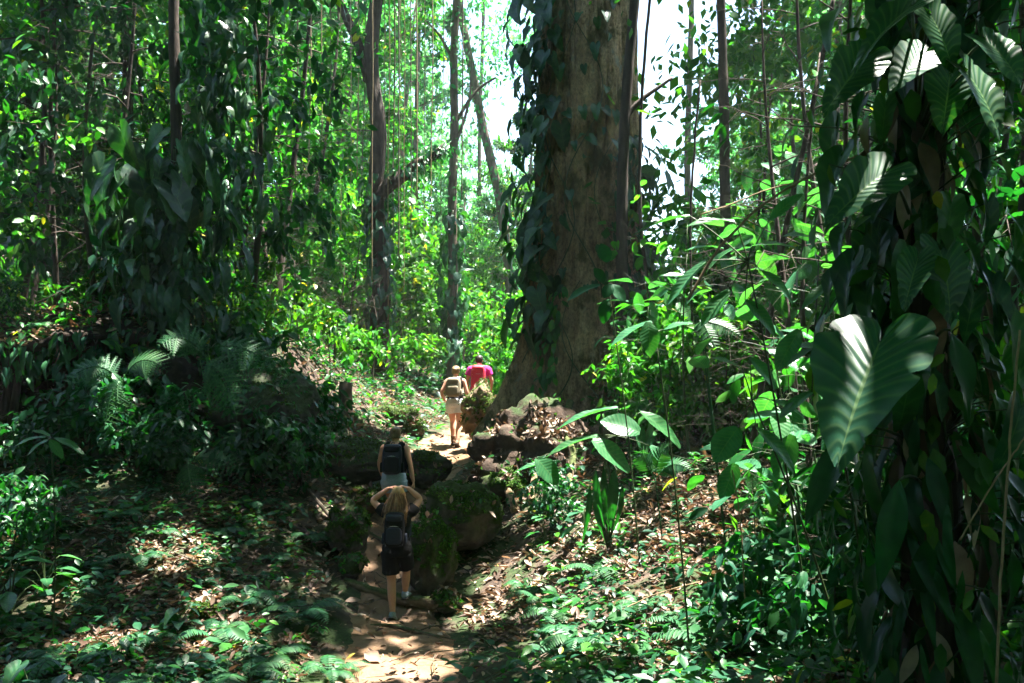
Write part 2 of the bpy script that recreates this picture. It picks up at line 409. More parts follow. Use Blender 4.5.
M['leaf_big'] = leaf_mat('veined_leaf', G4((0.011, 0.055, 0.030), (0.016, 0.068, 0.036), (0.024, 0.085, 0.040)), 0.26, (1.4, 2.4, .4), 0.36, veins=0.45, nv=15, objvar=.12, slant=0.0, spec=.4)
M['leaf_heart'] = leaf_mat('climber_leaf', G4((0.006, 0.038, 0.024), (0.010, 0.056, 0.030), (0.025, 0.085, 0.028)), 0.28, (1.3, 2.5, .4), 0.36, veins=0.2, nv=6, objvar=.2, slant=0.0, spec=.45)
M['leaf_ging'] = leaf_mat('broad_herb_leaf', G4((0.016, 0.10, 0.045), (0.026, 0.125, 0.05), (0.04, 0.15, 0.05)), 0.36, (1.5, 2.1, .5), 0.36, veins=0.3, nv=10, objvar=.15, spec=.4)
M['fern'] = leaf_mat('fern_frond', G4((0.010, 0.06, 0.022), (0.02, 0.09, 0.03), (0.035, 0.12, 0.035)), 0.3, (1.5, 2.1, .5), 0.5)
M['moss'] = leaf_mat('moss_tuft', G4((0.016, 0.040, 0.006), (0.034, 0.075, 0.010), (0.07, 0.13, 0.018)), 0.2, (1.4, 1.6, .4), 0.9, spec=.1, objvar=.1)
M['litter'] = leaf_mat('dry_leaf', [(0, (0.045, 0.026, 0.019)), (.3, (0.10, 0.062, 0.042)), (.6, (0.19, 0.128, 0.09)), (.85, (0.30, 0.22, 0.17)), (.975, (0.42, 0.33, 0.26)), (1, (.3, .28, .06))], 0.15, (1.2, .9, .6), 0.55, objvar=0)
M['bark_big'] = surf_mat('giant_tree_bark', [(.3, (0.03, 0.018, 0.012)), (.47, (0.14, 0.09, 0.058)), (.6, (0.22, 0.15, 0.10)), (.78, (0.38, 0.29, 0.21))], 16, (1, 1, .22), .9, 1.0, .14, 12, moss=(0.05, 0.06, 0.02), moss_amt=.48)
def giant_bark():
    m, nt, N, L = newmat('giant_tree_bark')
    out = N.new('ShaderNodeOutputMaterial'); pb = N.new('ShaderNodeBsdfPrincipled'); tc = N.new('ShaderNodeTexCoord')
    def noise(scale, stretch, detail=8, rough=.65):
        mp = N.new('ShaderNodeMapping'); mp.inputs['Scale'].default_value = stretch; L.new(tc.outputs['Object'], mp.inputs[0])
        nz = N.new('ShaderNodeTexNoise'); nz.inputs['Scale'].default_value = scale; nz.inputs['Detail'].default_value = detail; nz.inputs['Roughness'].default_value = rough
        L.new(mp.outputs[0], nz.inputs['Vector']); return nz.outputs[0]
    def mix(kind, fac, a, b):
        x = N.new('ShaderNodeMix'); x.data_type = 'RGBA'; x.blend_type = kind
        if isinstance(fac, float): x.inputs[0].default_value = fac
        else: L.new(fac, x.inputs[0])
        for s_, v in ((6, a), (7, b)):
            if isinstance(v, tuple): x.inputs[s_].default_value = (*v, 1)
            else: L.new(v, x.inputs[s_])
        return x.outputs[2]
    def rp(src, stops):
        r = ramp(N, stops); L.new(src, r.inputs[0]); return r.outputs[0]
    n1 = noise(7, (1, 1, .32)); n2 = noise(24, (1, 1, .7), 6); n3 = noise(2.0, (1, 1, .5), 6); n4 = noise(3.6, (1, 1, .6), 9)
    c = rp(n1, [(.30, (.10, .066, .044)), (.44, (.33, .23, .145)), (.6, (.46, .34, .225)), (.74, (.60, .49, .36))])
    c = mix('MULTIPLY', .85, c, rp(n2, [(.33, (.35, .33, .32)), (.5, (1, 1, 1)), (.68, (1.5, 1.45, 1.4))]))
    c = mix('MULTIPLY', .8, c, rp(n3, [(.36, (.55, .5, .48)), (.62, (1.3, 1.2, 1.05))]))
    c = mix('MIX', rp(n4, [(.60, (0, 0, 0)), (.66, (.75, .75, .75))]), c, (.30, .30, .25))            # pale lichen
    n5 = noise(2.3, (1, 1, .6), 9)
    c = mix('MIX', rp(n5, [(.50, (0, 0, 0)), (.60, (.85, .85, .85))]), c, (.06, .06, .02))            # moss streaks
    L.new(c, pb.inputs['Base Color']); pb.inputs['Roughness'].default_value = .92; pb.inputs['Specular IOR Level'].default_value = .2
    a = N.new('ShaderNodeMath'); a.operation = 'MULTIPLY_ADD'; L.new(n2, a.inputs[0]); a.inputs[1].default_value = .35; L.new(n1, a.inputs[2])
    bp = N.new('ShaderNodeBump'); bp.inputs['Strength'].default_value = 1; bp.inputs['Distance'].default_value = .16
    L.new(a.outputs[0], bp.inputs['Height']); L.new(bp.outputs[0], pb.inputs['Normal']); L.new(pb.outputs[0], out.inputs[0])
    return m
M['bark_big'] = giant_bark()
M['bark_dark'] = surf_mat('dark_bark', [(.3, (0.018, 0.013, 0.01)), (.7, (0.075, 0.055, 0.042))], 14, (1, 1, .2), .9, .8, .03)
M['bark_mid'] = surf_mat('grey_bark', [(.3, (0.05, 0.037, 0.028)), (.7, (0.17, 0.13, 0.10))], 12, (1, 1, .2), .9, .8, .03, moss=(0.04, .06, .02), moss_amt=.35)
M['twig'] = surf_mat('dry_twig', [(.3, (0.16, 0.11, 0.06)), (.7, (0.32, 0.23, 0.13))], 20, (1, 1, 1), .8, .3, .005)
M['stem'] = surf_mat('green_stem', [(.3, (0.02, 0.04, 0.012)), (.7, (0.05, 0.075, 0.025))], 12, (1, 1, .3), .5, .2, .004)
M['rock'] = surf_mat('mossy_rock', [(.3, (0.03, 0.026, 0.022)), (.7, (0.13, 0.11, 0.09))], 5, (1, 1, 1), .9, 1, .05, 10, moss=(0.032, 0.05, 0.010), moss_amt=.75)
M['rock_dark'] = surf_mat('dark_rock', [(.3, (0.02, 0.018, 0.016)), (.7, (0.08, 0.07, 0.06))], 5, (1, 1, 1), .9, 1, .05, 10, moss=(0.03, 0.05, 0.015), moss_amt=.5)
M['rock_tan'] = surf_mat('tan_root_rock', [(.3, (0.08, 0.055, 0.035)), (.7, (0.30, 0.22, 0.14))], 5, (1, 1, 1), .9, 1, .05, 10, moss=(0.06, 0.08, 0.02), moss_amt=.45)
M['soil_dark'] = surf_mat('dark_earth', [(.3, (0.008, 0.006, 0.005)), (.7, (0.045, 0.031, 0.022))], 7, (1, 1, 1), .95, 1, .06, 12)  # near-black: shade of the left hollow is put into the soil colour
M['soil'] = surf_mat('forest_soil', [(.3, (0.022, 0.015, 0.011)), (.55, (0.06, 0.04, 0.028)), (.8, (0.13, 0.09, 0.065))], 6, (1, 1, 1), .95, 1, .05, 12, moss=(0.025, 0.045, 0.012), moss_amt=.22)
M['trail'] = surf_mat('trodden_earth', [(.3, (0.075, 0.04, 0.02)), (.55, (0.175, 0.10, 0.05)), (.8, (0.29, 0.185, 0.105))], 9, (1, 1, 1), .95, .8, .04, 12, second=(0.17, 0.11, 0.07))
HAZE = 0.0006; EXPO = 3.4
# ================================================================== SETTING
def axis_coords(lo, a, b, hi, step, n):
    t = np.linspace(0, 1, n + 1)[1:]
    g = lambda L: (step * n * t + (L - step * n) * t ** 4)
    return np.concatenate([(a - g(a - lo))[::-1], np.arange(a, b + 1e-6, step), b + g(hi - b)])
xs = axis_coords(-420, -11, 11, 420, 0.11, 34)
ys = axis_coords(-120, 4.5, 30, 520, 0.11, 36)
X, Y = np.meshgrid(xs, ys); Z = H(X, Y)
Z = Z - 0.05 * np.clip(1 - trail_dist(X, Y) / 0.7, 0, 1)
gb = MB(); nx = len(xs)
i = np.arange(len(ys) - 1)[:, None] * nx + np.arange(nx - 1)[None]
gb.add(np.stack([X, Y, Z], -1).reshape(-1, 3), np.stack([i, i + 1, i + nx + 1, i + nx], -1).reshape(-1, 4))
tag(gb.build('ground', M['soil']), kind='structure')

# trail
pts = []
for a, b in zip(TRAIL[:-1], TRAIL[1:]):
    n = max(2, int(np.linalg.norm(b - a) / 0.07))
    for k in range(n): pts.append(a + (b - a) * k / n)
pts = np.array(pts)
for _ in range(12): pts[1:-1] = (pts[:-2] + pts[1:-1] * 2 + pts[2:]) / 4
tn = unit(np.gradient(pts, axis=0)); sd = np.stack([tn[:, 1], -tn[:, 0]], 1)
us = np.linspace(-1, 1, 25)
wid = 0.60 + 0.45 * np.clip((pts[:, 1] - 16) / 2, 0, 1) + 0.30 * fbm(np.arange(len(pts)) * .06, np.zeros(len(pts)), 3) + 0.25 * np.clip((11 - pts[:, 1]) / 2, 0, 1)
tx = pts[:, None, 0] + sd[:, None, 0] * us[None] * wid[:, None]; ty = pts[:, None, 1] + sd[:, None, 1] * us[None] * wid[:, None]
tz = H(tx, ty) + 0.035 - 0.11 * np.abs(us[None]) ** 3 + 0.05 * fbm(tx * 3, ty * 3, 21) - 0.03 * np.exp(-(us[None] * 2) ** 2)
nb = len(us); i = np.arange(len(pts) - 1)[:, None] * nb + np.arange(nb - 1)[None]
tb = MB(); tb.add(np.stack([tx, ty, tz], -1).reshape(-1, 3), np.stack([i, i + 1, i + nb + 1, i + nb], -1).reshape(-1, 4))
tag(tb.build('dirt_path', M['trail']), kind='structure')

# ---- leaf litter (nobody could count it)
def litter(N):
    d = rng.uniform(5.5, 27, N * 3) ** 1.0; px = rng.uniform(-40, 1060, N * 3)
    x = (px - 512) / F * d; keep = rng.uniform(0, 1, len(x)) < np.clip(14 / (d + 2), 0, 1)
    dens = 0.42 + 2.2 * fbm(x * .8, d * .8, 31) + 0.5 * (x > 1.0) + 0.35 * ((x < -2) & (x > -5))
    td = trail_dist(x, d)
    dens = np.where(td < 0.8, 0.07, dens)
    dens = np.where((x < -2.4) & (d < 12), dens * .9, dens); dens = np.where(np.hypot((x - 2.2) / 1.1, (d - 10.7) / 1.2) < 1, 1.2, dens)
    keep &= rng.uniform(0, 1, len(x)) < dens
    x, y = x[keep][:N], d[keep][:N]
    n = len(x)
    z = H(x, y) + rng.uniform(0.012, 0.05, n)
    th = rng.uniform(0, 2 * np.pi, n)
    ax = np.stack([np.cos(th), np.sin(th), rng.normal(0, .28, n)], 1)
    nm = np.stack([rng.normal(0, .4, n), rng.normal(0, .4, n), np.ones(n)], 1)
    sc = 0.035 + 0.10 * rng.uniform(0, 1, n) ** 1.8; sc *= np.where(rng.uniform(0, 1, n) < .04, 1.8, 1); wv = rng.uniform(.45, 1.3, n)
    return MB().leaves(T_LIT, np.stack([x, y, z], 1), ax, nm, sc, wv)
lb = litter(78000)
# litter thrown over the bank top at the left and the root mound
tag(lb.build('leaf_litter', M['litter']), kind='stuff', label='dry brown fallen leaves covering the forest floor')

# ---- undergrowth
def undergrowth(N):
    d = rng.uniform(5.0, 36, N * 3); px = rng.uniform(-60, 1080, N * 3); x = (px - 512) / F * d
    dens = 0.15 + 2.0 * fbm(x * .55, d * .55, 41) + 0.65 * (x < -2.4) * (d < 13) + 0.35 * ((x > .3) & (d < 14)) + 0.6 * (d > 16) * (x < -1.5) + 0.35 * ((x > 0.2) & (d < 9)) + 0.5 * (d < 8.5) * (x < -2)
    dens *= np.clip((trail_dist(x, d) - 0.55) / 0.6, 0, 1)
    dens = np.where((x > -3.2) & (x < -1.2) & (d < 14.5), dens * .5, dens)
    bare = np.hypot((x - 2.1) / .7, (d - 10.8) / .9) < 1
    dens = np.where(bare, dens * .35, dens)
    keep = rng.uniform(0, 1, len(x)) < dens
    x, y = x[keep][:N], d[keep][:N]; n = len(x); z = H(x, y)
    mb = MB()
    size = rng.uniform(0.05, 0.12, n) * (1 + np.clip(y - 18, 0, 12) * .06) * np.where(rng.uniform(0, 1, n) < .15, 1.6, 1.0)
    hgt = rng.uniform(0.02, 0.28, n)
    for k in range(8):
        m = rng.uniform(0, 1, n) < (0.95 - k * .06)
        mm = m.sum()
        th = rng.uniform(0, 2 * np.pi, mm); up = rng.normal(0.05, .35, mm)
        ax = np.stack([np.cos(th), np.sin(th), up], 1)
        h = hgt[m] * rng.uniform(.2, 1, mm)
        off = size[m] * rng.uniform(.1, 1.0, mm)
        pos = np.stack([x[m] + np.cos(th) * off, y[m] + np.sin(th) * off, z[m] + h + .02], 1)
        nm = np.stack([rng.normal(0, .3, mm), rng.normal(-.15, .3, mm), np.ones(mm)], 1)
        sz = size[m] * rng.uniform(.7, 1.3, mm); wz = rng.uniform(.8, 1.4, mm); dk = fbm(x[m] * 1.3, y[m] * 1.3, 55) + .12 * rng.normal(0, 1, mm) < .10
        for mi, sel in ((0, ~dk), (1, dk)): mb.leaves(T_SM, pos[sel], ax[sel], nm[sel], sz[sel], wz[sel], mi=mi)
    return mb
tag(undergrowth(8600).build('undergrowth', [M['leaf_mid'], M['leaf_dark']]), kind='stuff', label='low green seedlings and creepers matted over the forest floor')

# small twigs and sticks lying in the litter
sb = MB()
for k in range(420):
    d = rng.uniform(6.5, 18); px = rng.uniform(0, 900); x = (px - 512) / F * d
    L = rng.uniform(.15, .7); th = rng.uniform(0, np.pi)
    p = np.array([[x + math.cos(th) * L * t + .03 * math.sin(t * 5 + k), d + math.sin(th) * L * t, 0] for t in np.linspace(-.5, .5, 5)])
    p[:, 2] = H(p[:, 0], p[:, 1]) + .03 + rng.uniform(0, .04)
    sb.tube(p, np.linspace(1, .5, 5) * rng.uniform(.004, .012), 5, seed=k)
tag(sb.build('twig_litter', M['bark_mid']), kind='stuff', label='thin fallen twigs scattered through the leaf litter')

# ================================================================== FOLIAGE GENERATORS
def gen_tree(seed, height, r0, cb, cr, n_limb, n_twig, n_leaf, ll, tpl=T_SM, droop=.5, wander=.15, rise=.45, top=1.0):
    r = np.random.default_rng(seed)
    w, lf = MB(), MB()
    k = 12; t = np.linspace(0, 1, k)
    tp = np.zeros((k, 3)); tp[:, 2] = t * height
    ph = r.uniform(0, 6, 4)
    tp[:, 0] = wander * (np.sin(t * 3 + ph[0]) - math.sin(ph[0])) * height * .25; tp[:, 1] = wander * (np.sin(t * 3.7 + ph[1]) - math.sin(ph[1])) * height * .25
    w.tube(tp, r0 * (1 - .82 * t) + r0 * .5 * np.exp(-t * 18), 9, rough=.04, seed=seed)
    LP, LA = [], []
    for q in range(n_limb):
        s = cb + (top - cb) * (q + r.uniform(.1, .9)) / n_limb
        b = np.array([np.interp(s, t, tp[:, c]) for c in range(3)])
        az = q * 2.4 + r.uniform(-.5, .5)
        prof_ = math.sin(math.pi * min(1, .18 + .82 * (s - cb) / (top - cb + 1e-6)) ** .9) * .75 + .3
        L = cr * prof_ * r.uniform(.7, 1.15)
        dirv = np.array([math.cos(az), math.sin(az), rise * r.uniform(.3, 1.6)])
        u = np.linspace(0, 1, 6)[:, None]
        lp = b + dirv * L * u + np.array([0, 0, -.25 * L]) * u ** 2 * droop * 1.6 + r.normal(0, .04 * L, (6, 3)) * u
        w.tube(lp, np.linspace(1, .25, 6) * max(.004, r0 * .24 * L / cr), 6, seed=q)
        for j in range(n_twig):
            s2 = r.uniform(.25, 1)
            tb_ = np.array([np.interp(s2, u[:, 0], lp[:, c]) for c in range(3)])
            td = unit(unit(dirv) * .7 + r.normal(0, .6, 3) + np.array([0, 0, -.1]))
            tl = L * r.uniform(.22, .5)
            v = np.linspace(0, 1, 4)[:, None]
            twp = tb_ + td * tl * v + np.array([0, 0, -.3 * tl * droop]) * v ** 2
            w.tube(twp, np.linspace(1, .4, 4) * max(.0022, r0 * .035), 4)
            m = max(2, int(n_leaf * r.uniform(.5, 1.4)))
            s3 = r.uniform(.1, 1, m)
            base = np.stack([np.interp(s3, v[:, 0], twp[:, c]) for c in range(3)], 1)
            A = unit(td * .5 + r.normal(0, .75, (m, 3)) + np.array([0, 0, -droop]))
            LP.append(base + r.normal(0, ll * .4, (m, 3))); LA.append(A)
    LP = np.concatenate(LP); LA = np.concatenate(LA); n = len(LP)
    nm = r.normal(0, .45, (n, 3)) + np.array([0, 0, 1.0])
    lf.leaves(tpl, LP, LA, nm, ll * r.uniform(.6, 1.25, n), r.uniform(.8, 1.25, n))
    return w, lf

def proto_tree(name, cat, seed, barkmat, leafmat, trunkname='trunk', crownname='crown', **kw):
    w, lf = gen_tree(seed, **kw)
    e = empty(name, (0, 0, -200), 'prototype', cat)
    w.build(trunkname, M[barkmat], e); lf.build(crownname, M[leafmat], e)
    LEAVES[e.name] = (crownname, lf, len(kw.get('tpl', T_SM).v), kw.get('tpl', T_SM), M[leafmat])
    return e
PR = {}; LEAVES = {}
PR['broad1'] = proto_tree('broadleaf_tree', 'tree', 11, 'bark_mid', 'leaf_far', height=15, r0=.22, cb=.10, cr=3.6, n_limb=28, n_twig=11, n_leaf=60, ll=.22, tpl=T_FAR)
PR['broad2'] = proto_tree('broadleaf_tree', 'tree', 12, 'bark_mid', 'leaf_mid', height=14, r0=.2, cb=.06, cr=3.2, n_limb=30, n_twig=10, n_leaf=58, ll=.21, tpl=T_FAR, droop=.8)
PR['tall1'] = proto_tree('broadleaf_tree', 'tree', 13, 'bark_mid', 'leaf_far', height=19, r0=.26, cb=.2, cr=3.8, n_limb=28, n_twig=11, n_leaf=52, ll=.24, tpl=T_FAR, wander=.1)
PR['slim1'] = proto_tree('understorey_tree', 'tree', 14, 'bark_dark', 'leaf_mid', height=6.5, r0=.05, cb=.18, cr=1.5, n_limb=18, n_twig=6, n_leaf=13, ll=.15, rise=.5)
PR['slim2'] = proto_tree('understorey_tree', 'tree', 15, 'bark_dark', 'leaf_bright', height=5.5, r0=.045, cb=.15, cr=1.6, n_limb=16, n_twig=6, n_leaf=12, ll=.17, rise=.3, droop=.7)
PR['slim3'] = proto_tree('understorey_tree', 'tree', 16, 'bark_dark', 'leaf_dark', height=6.5, r0=.05, cb=.12, cr=1.4, n_limb=18, n_twig=5, n_leaf=12, ll=.18, rise=.4, droop=.8)
PR['bush1'] = proto_tree('forest_shrub', 'shrub', 17, 'bark_dark', 'leaf_bright', 'stem', 'foliage', height=2.2, r0=.025, cb=.06, cr=1.15, n_limb=20, n_twig=6, n_leaf=12, ll=.15, rise=.7)
PR['bush2'] = proto_tree('forest_shrub', 'shrub', 18, 'bark_dark', 'leaf_mid', 'stem', 'foliage', height=1.9, r0=.025, cb=.05, cr=1.1, n_limb=20, n_twig=6, n_leaf=11, ll=.16, rise=.6)
PR['bush3'] = proto_tree('forest_shrub', 'shrub', 19, 'bark_dark', 'leaf_dark', 'stem', 'foliage', height=1.6, r0=.02, cb=.05, cr=.9, n_limb=16, n_twig=5, n_leaf=8, ll=.20, rise=.6, tpl=T_OVAL)
PR['broadsap'] = proto_tree('broadleaf_sapling', 'tree', 21, 'stem', 'leaf_ging', height=2.7, r0=.018, cb=.12, cr=.95, n_limb=13, n_twig=2, n_leaf=3, ll=.27, rise=.25, droop=.4, tpl=T_OVAL)
PR['broadsap2'] = proto_tree('broadleaf_sapling', 'tree', 22, 'stem', 'leaf_mid', height=2.2, r0=.016, cb=.08, cr=.9, n_limb=13, n_twig=3, n_leaf=3, ll=.22, rise=.35, droop=.5, tpl=T_OVAL)
PR['vinetree'] = proto_tree('leafy_tree', 'tree', 20, 'bark_dark', 'leaf_dark', height=9.5, r0=.075, cb=.28, cr=1.7, n_limb=20, n_twig=6, n_leaf=16, ll=.21, rise=.1, droop=1.1)

def frond(mb, stem, base, mid, tip, plen, npair=16, sub=0, nrm=(0, 0, 1), r=.004, seed=0):
    """a pinnate frond along a curved rachis"""
    rr = np.random.default_rng(seed)
    t = np.linspace(0, 1, 14)[:, None]
    base, mid, tip = map(lambda q: np.asarray(q, float), (base, mid, tip))
    pth = base * (1 - t) ** 2 + mid * 2 * t * (1 - t) + tip * t ** 2
    stem.tube(pth, np.linspace(1, .3, 14) * r, 5)
    s = np.linspace(.14, .985, npair)
    pos = np.stack([np.interp(s, t[:, 0], pth[:, c]) for c in range(3)], 1)
    tan = unit(np.stack([np.interp(s, t[:, 0], np.gradient(pth[:, c])) for c in range(3)], 1))
    n0 = np.broadcast_to(np.array(nrm, float), tan.shape)
    side = unit(np.cross(tan, n0)); up = np.cross(side, tan)
    L = plen * np.sin(np.pi * np.clip(s * .86 + .14, 0, 1)) ** .8 + .01
    for sg in (-1, 1):
        ax = unit(side * sg + tan * .35 - up * .22 + rr.normal(0, .05, side.shape))
        if not sub:
            mb.leaves(T_PIN, pos, ax, up, L, .9)
        else:
            for a, b, c, l in zip(pos, ax, up, L):
                m = max(4, int(sub * l / plen)); q = np.linspace(.08, 1, m)[:, None]
                pp = a + b * l * q - c * (l * .12) * q ** 2
                wl = l * .22 * (1 - q[:, 0] * .75) + .006
                s2 = np.cross(b, c)
                for g in (-1, 1):
                    mb.leaves(T_PIN, pp, s2 * g + b * .55, c, wl, 1.5)
                mb.leaves(T_PIN, a[None], b[None], c[None], [l], .35)

def proto_fern(seed, n, L, plen):
    r = np.random.default_rng(seed)
    e = empty('fern', (0, 0, -200), 'prototype', 'fern')
    for k in range(n):
        a = k * 2 * np.pi / n + r.uniform(-.3, .3); l = L * r.uniform(.7, 1.15); d = np.array([math.cos(a), math.sin(a), 0])
        f = MB(); frond(f, f, (0, 0, .02), d * l * .45 + [0, 0, l * r.uniform(.45, .8)], d * l + [0, 0, l * r.uniform(-.05, .3)], plen * r.uniform(.8, 1.1), 20, 0, seed=k)
        f.build('frond', M['fern'], e)
    return e
PR['fern1'] = proto_fern(3, 7, .55, .12); PR['fern2'] = proto_fern(4, 9, .42, .09)

def proto_herb(seed, n, h, ll, tpl, mat, name='broadleaf_herb', wsc=1.0):
    r = np.random.default_rng(seed)
    e = empty(name, (0, 0, -200), 'prototype', 'plant'); st = MB(); lf = MB()
    for k in range(n):
        a = k * 2.4 + r.uniform(-.3, .3); d = np.array([math.cos(a), math.sin(a), 0]); hh = h * r.uniform(.45, 1.1); o = h * r.uniform(.15, .5)
        t = np.linspace(0, 1, 6)[:, None]
        pth = d * o * t ** 1.5 + np.array([0, 0, hh]) * (1 - (1 - t) ** 1.6)
        st.tube(pth, np.linspace(1, .5, 6) * .006 * (1 + h), 5)
        lf.leaves(tpl, pth[-1], d + [0, 0, r.uniform(-.7, .2)], [0, 0, 1] + d * .3, ll * r.uniform(.7, 1.15), wsc)
    st.build('stem', M['stem'], e); lf.build('foliage', M[mat], e)
    return e
PR['herb1'] = proto_herb(5, 8, .5, .30, T_HEART, 'leaf_heart'); PR['herb2'] = proto_herb(6, 10, .55, .30, T_OVAL, 'leaf_ging'); PR['herb3'] = proto_herb(8, 9, .35, .2, T_OVAL, 'leaf_mid', 'seedling')
for k, p in PR.items(): KIDS[p.name] = children_of(p)

used = {}
def plant(kind, px, d, label, s=1.0, group=None, rz=None, sink=.05, tilt=(0, 0), at=None):
    p = PR[kind]
    loc = G(px, d, -sink * (s if np.isscalar(s) else 1)) if at is None else at
    rz = rng.uniform(0, 6.28) if rz is None else rz
    o = dup(p, loc, rz, s, label, group, tilt)
    if p.name in LEAVES and loc[1] < 27:
        part, mb, nv, tpl, mat = LEAVES[p.name]
        v = mb.V[0].reshape(-1, nv, 3); c = v.mean(1)
        ca, sa = math.cos(rz), math.sin(rz)
        wpos = np.stack([c[:, 0] * ca - c[:, 1] * sa, c[:, 0] * sa + c[:, 1] * ca, c[:, 2]], 1) * s + np.array(loc)
        k = sun_clear(wpos, .06 + .16 * s * (tpl is T_OVAL))
        if not k.all() and k.sum() > 20:      # leaves that would shade a sun patch are cut from this copy
            n = int(k.sum()); b = MB().add(v[k].reshape(-1, 3), (tpl.f[None] + (np.arange(n) * nv)[:, None, None]).reshape(-1, 4), mb.UV[0].reshape(-1, nv, 2)[k].reshape(-1, 2))
            for ch in children_of(o):
                if ch.name.split('.')[0] == part: ch.data = b.mesh(part, mat)
    return o

# ================================================================== TREES THAT STAND OUT
def trunk_path(px_list, d):
    """trunk through the given picture columns; rows descending to the ground"""
    return np.array([P(px, py, d) for px, py in px_list])
def smooth_path(p, n):
    p = np.asarray(p, float); s = np.concatenate([[0], np.cumsum(np.linalg.norm(np.diff(p, axis=0), axis=1))])
    q = np.linspace(0, s[-1], n)
    out = np.stack([np.interp(q, s, p[:, c]) for c in range(3)], 1)
    for _ in range(3): out[1:-1] = (out[:-2] + 2 * out[1:-1] + out[2:]) / 4
    return out

def crown_cloud(center, radii, nclump, nleaf, size, tpl=T_FAR, seed=0, clump=.8, droop=.5, filt=True, gap_scale=1.0, floor=None):
    r = np.random.default_rng(seed)
    c = r.normal(0, 1, (nclump, 3)); c = unit(c) * (r.uniform(.05, 1, nclump) ** .45)[:, None] * np.array(radii) + np.array(center)
    pos = np.repeat(c, nleaf, 0) + r.normal(0, 1, (nclump * nleaf, 3)) * np.array([clump, clump, clump * .45])
    ax = r.normal(0, .8, pos.shape) + np.array([0, 0, -droop]); nm = r.normal(0, .4, pos.shape) + np.array([0, 0, 1])
    k = np.ones(len(pos), bool)
    if filt: k &= sun_clear(pos, size * .5, gap_scale)
    if floor is not None: k &= pos[:, 2] > CZ + floor * np.maximum(pos[:, 1], 0)
    pos, ax, nm = pos[k], ax[k], nm[k]
    return MB().leaves(tpl, pos, ax, nm, size * r.uniform(.6, 1.3, len(pos)), r.uniform(.9, 1.3, len(pos))), c

def limbs_to(mb, fork, centers, r0, n=10, seed=0, z_off=0, org=(0, 0, 0)):
    r = np.random.default_rng(seed)
    for k in r.choice(len(centers), min(n, len(centers)), replace=False):
        e = centers[k]; m = (fork + e) / 2 + np.array([0, 0, .12 * np.linalg.norm(e - fork)]) + r.normal(0, .3, 3)
        t = np.linspace(0, 1, 8)[:, None]; pp = fork * (1 - t) ** 2 + m * 2 * t * (1 - t) + e * t ** 2
        if not sun_clear(pp[2:] + np.array(org), r0 * .5, .8).all(): continue
        mb.tube(fork * (1 - t) ** 2 + m * 2 * t * (1 - t) + e * t ** 2, np.linspace(1, .2, 8) * r0 * r.uniform(.4, 1), 7, rough=.03, seed=int(k))

# ---- giant tree
GT = np.array([1.33, 17.0]); gz = H1(*GT)
e = empty('giant_tree', (GT[0], GT[1], gz), 'giant tree with massive brown furrowed trunk and flared roots beside the path', 'tree')
zz = np.concatenate([np.linspace(-.5, 4, 150), np.linspace(4.03, 10.5, 170), np.linspace(10.6, 15.5, 40)])
th = np.linspace(0, 2 * np.pi, 300, endpoint=False)
TH, ZZ = np.meshgrid(th, zz)
def lobe(c, w, a): return a * np.exp(-((np.angle(np.exp(1j * (TH - c)))) / w) ** 2)
fl = np.exp(-np.clip(ZZ, 0, 99) / 1.25); fl2 = np.exp(-np.clip(ZZ, 0, 99) / 2.6)
but = lobe(math.radians(190), .28, .72) + lobe(math.radians(235), .22, .30) + lobe(math.radians(300), .3, .45) + lobe(math.radians(350), .32, .85) + lobe(math.radians(60), .4, .9) + lobe(math.radians(130), .35, 1.0)
R = .90 + .05 * fl2 + fl * (.12 + but * 1.15) + fl2 * but * .22 - .004 * ZZ
cx_, sx_ = np.cos(TH), np.sin(TH)
R += .20 * fbm(cx_ * 2.6 + 9, sx_ * 2.6 + ZZ * .12, 3, 3) + .13 * fbm(cx_ * 6 + 3, sx_ * 6 + ZZ * .3, 5, 4) + .07 * fbm(cx_ * 11, sx_ * 11 + ZZ * .9, 8, 3)
rid = lambda f, g, sd: np.abs(fbm(cx_ * f + 5, sx_ * f + ZZ * g, sd, 3))
R += .03 * np.clip(.25 - rid(5, .22, 13) * 1.6, -.2, .25) - .06 * np.exp(-(fbm(cx_ * 4.2, sx_ * 4.2 + ZZ * .16, 17, 3) / .035) ** 2) + .05 * fbm(cx_ * 16, sx_ * 16 + ZZ * 3.2, 19, 4)
xs_ = R * cx_ + .07 * np.sin(ZZ * .25); ys_ = R * sx_
tb = MB(); nr, ns = ZZ.shape
i0 = np.arange(nr - 1)[:, None] * ns; ii = np.arange(ns)[None]; jj = (ii + 1) % ns
tb.add(np.stack([xs_, ys_, ZZ], -1).reshape(-1, 3), np.stack([i0 + ii, i0 + jj, i0 + ns + jj, i0 + ns + ii], -1).reshape(-1, 4))
cb_, cc = crown_cloud((-.6, .2, 17.5), (10.5, 9, 3.2), 330, 110, .36, seed=5, clump=.85, filt=False)
# open the crown where the sun reaches the ground
off = np.array([GT[0], GT[1], gz])
def filt_mb(mb, off, size, gs=1.0, floor=None):
    out = MB()
    for v, q, uv, mi in zip(mb.V, mb.Q, mb.UV, mb.MI):
        nv = 6; w = v.reshape(-1, nv, 3); c = w.mean(1) + off
        k = sun_clear(c, size * .5, gs)
        if floor is not None: k &= c[:, 2] > CZ + floor * np.maximum(c[:, 1], 0)
        w = w[k].reshape(-1, 3); n = k.sum()
        out.add(w, (T_FAR.f[None] + (np.arange(n) * nv)[:, None, None]).reshape(-1, 4), uv.reshape(-1, nv, 2)[k].reshape(-1, 2), 0)
    return out
limbs_to(tb, np.array([0, 0, 15.0]), cc, .38, 60, 3, org=off)
tb.build('trunk', M['bark_big'], e); filt_mb(cb_, off, .36, floor=.47).build('crown', M['leaf_mid'], e)

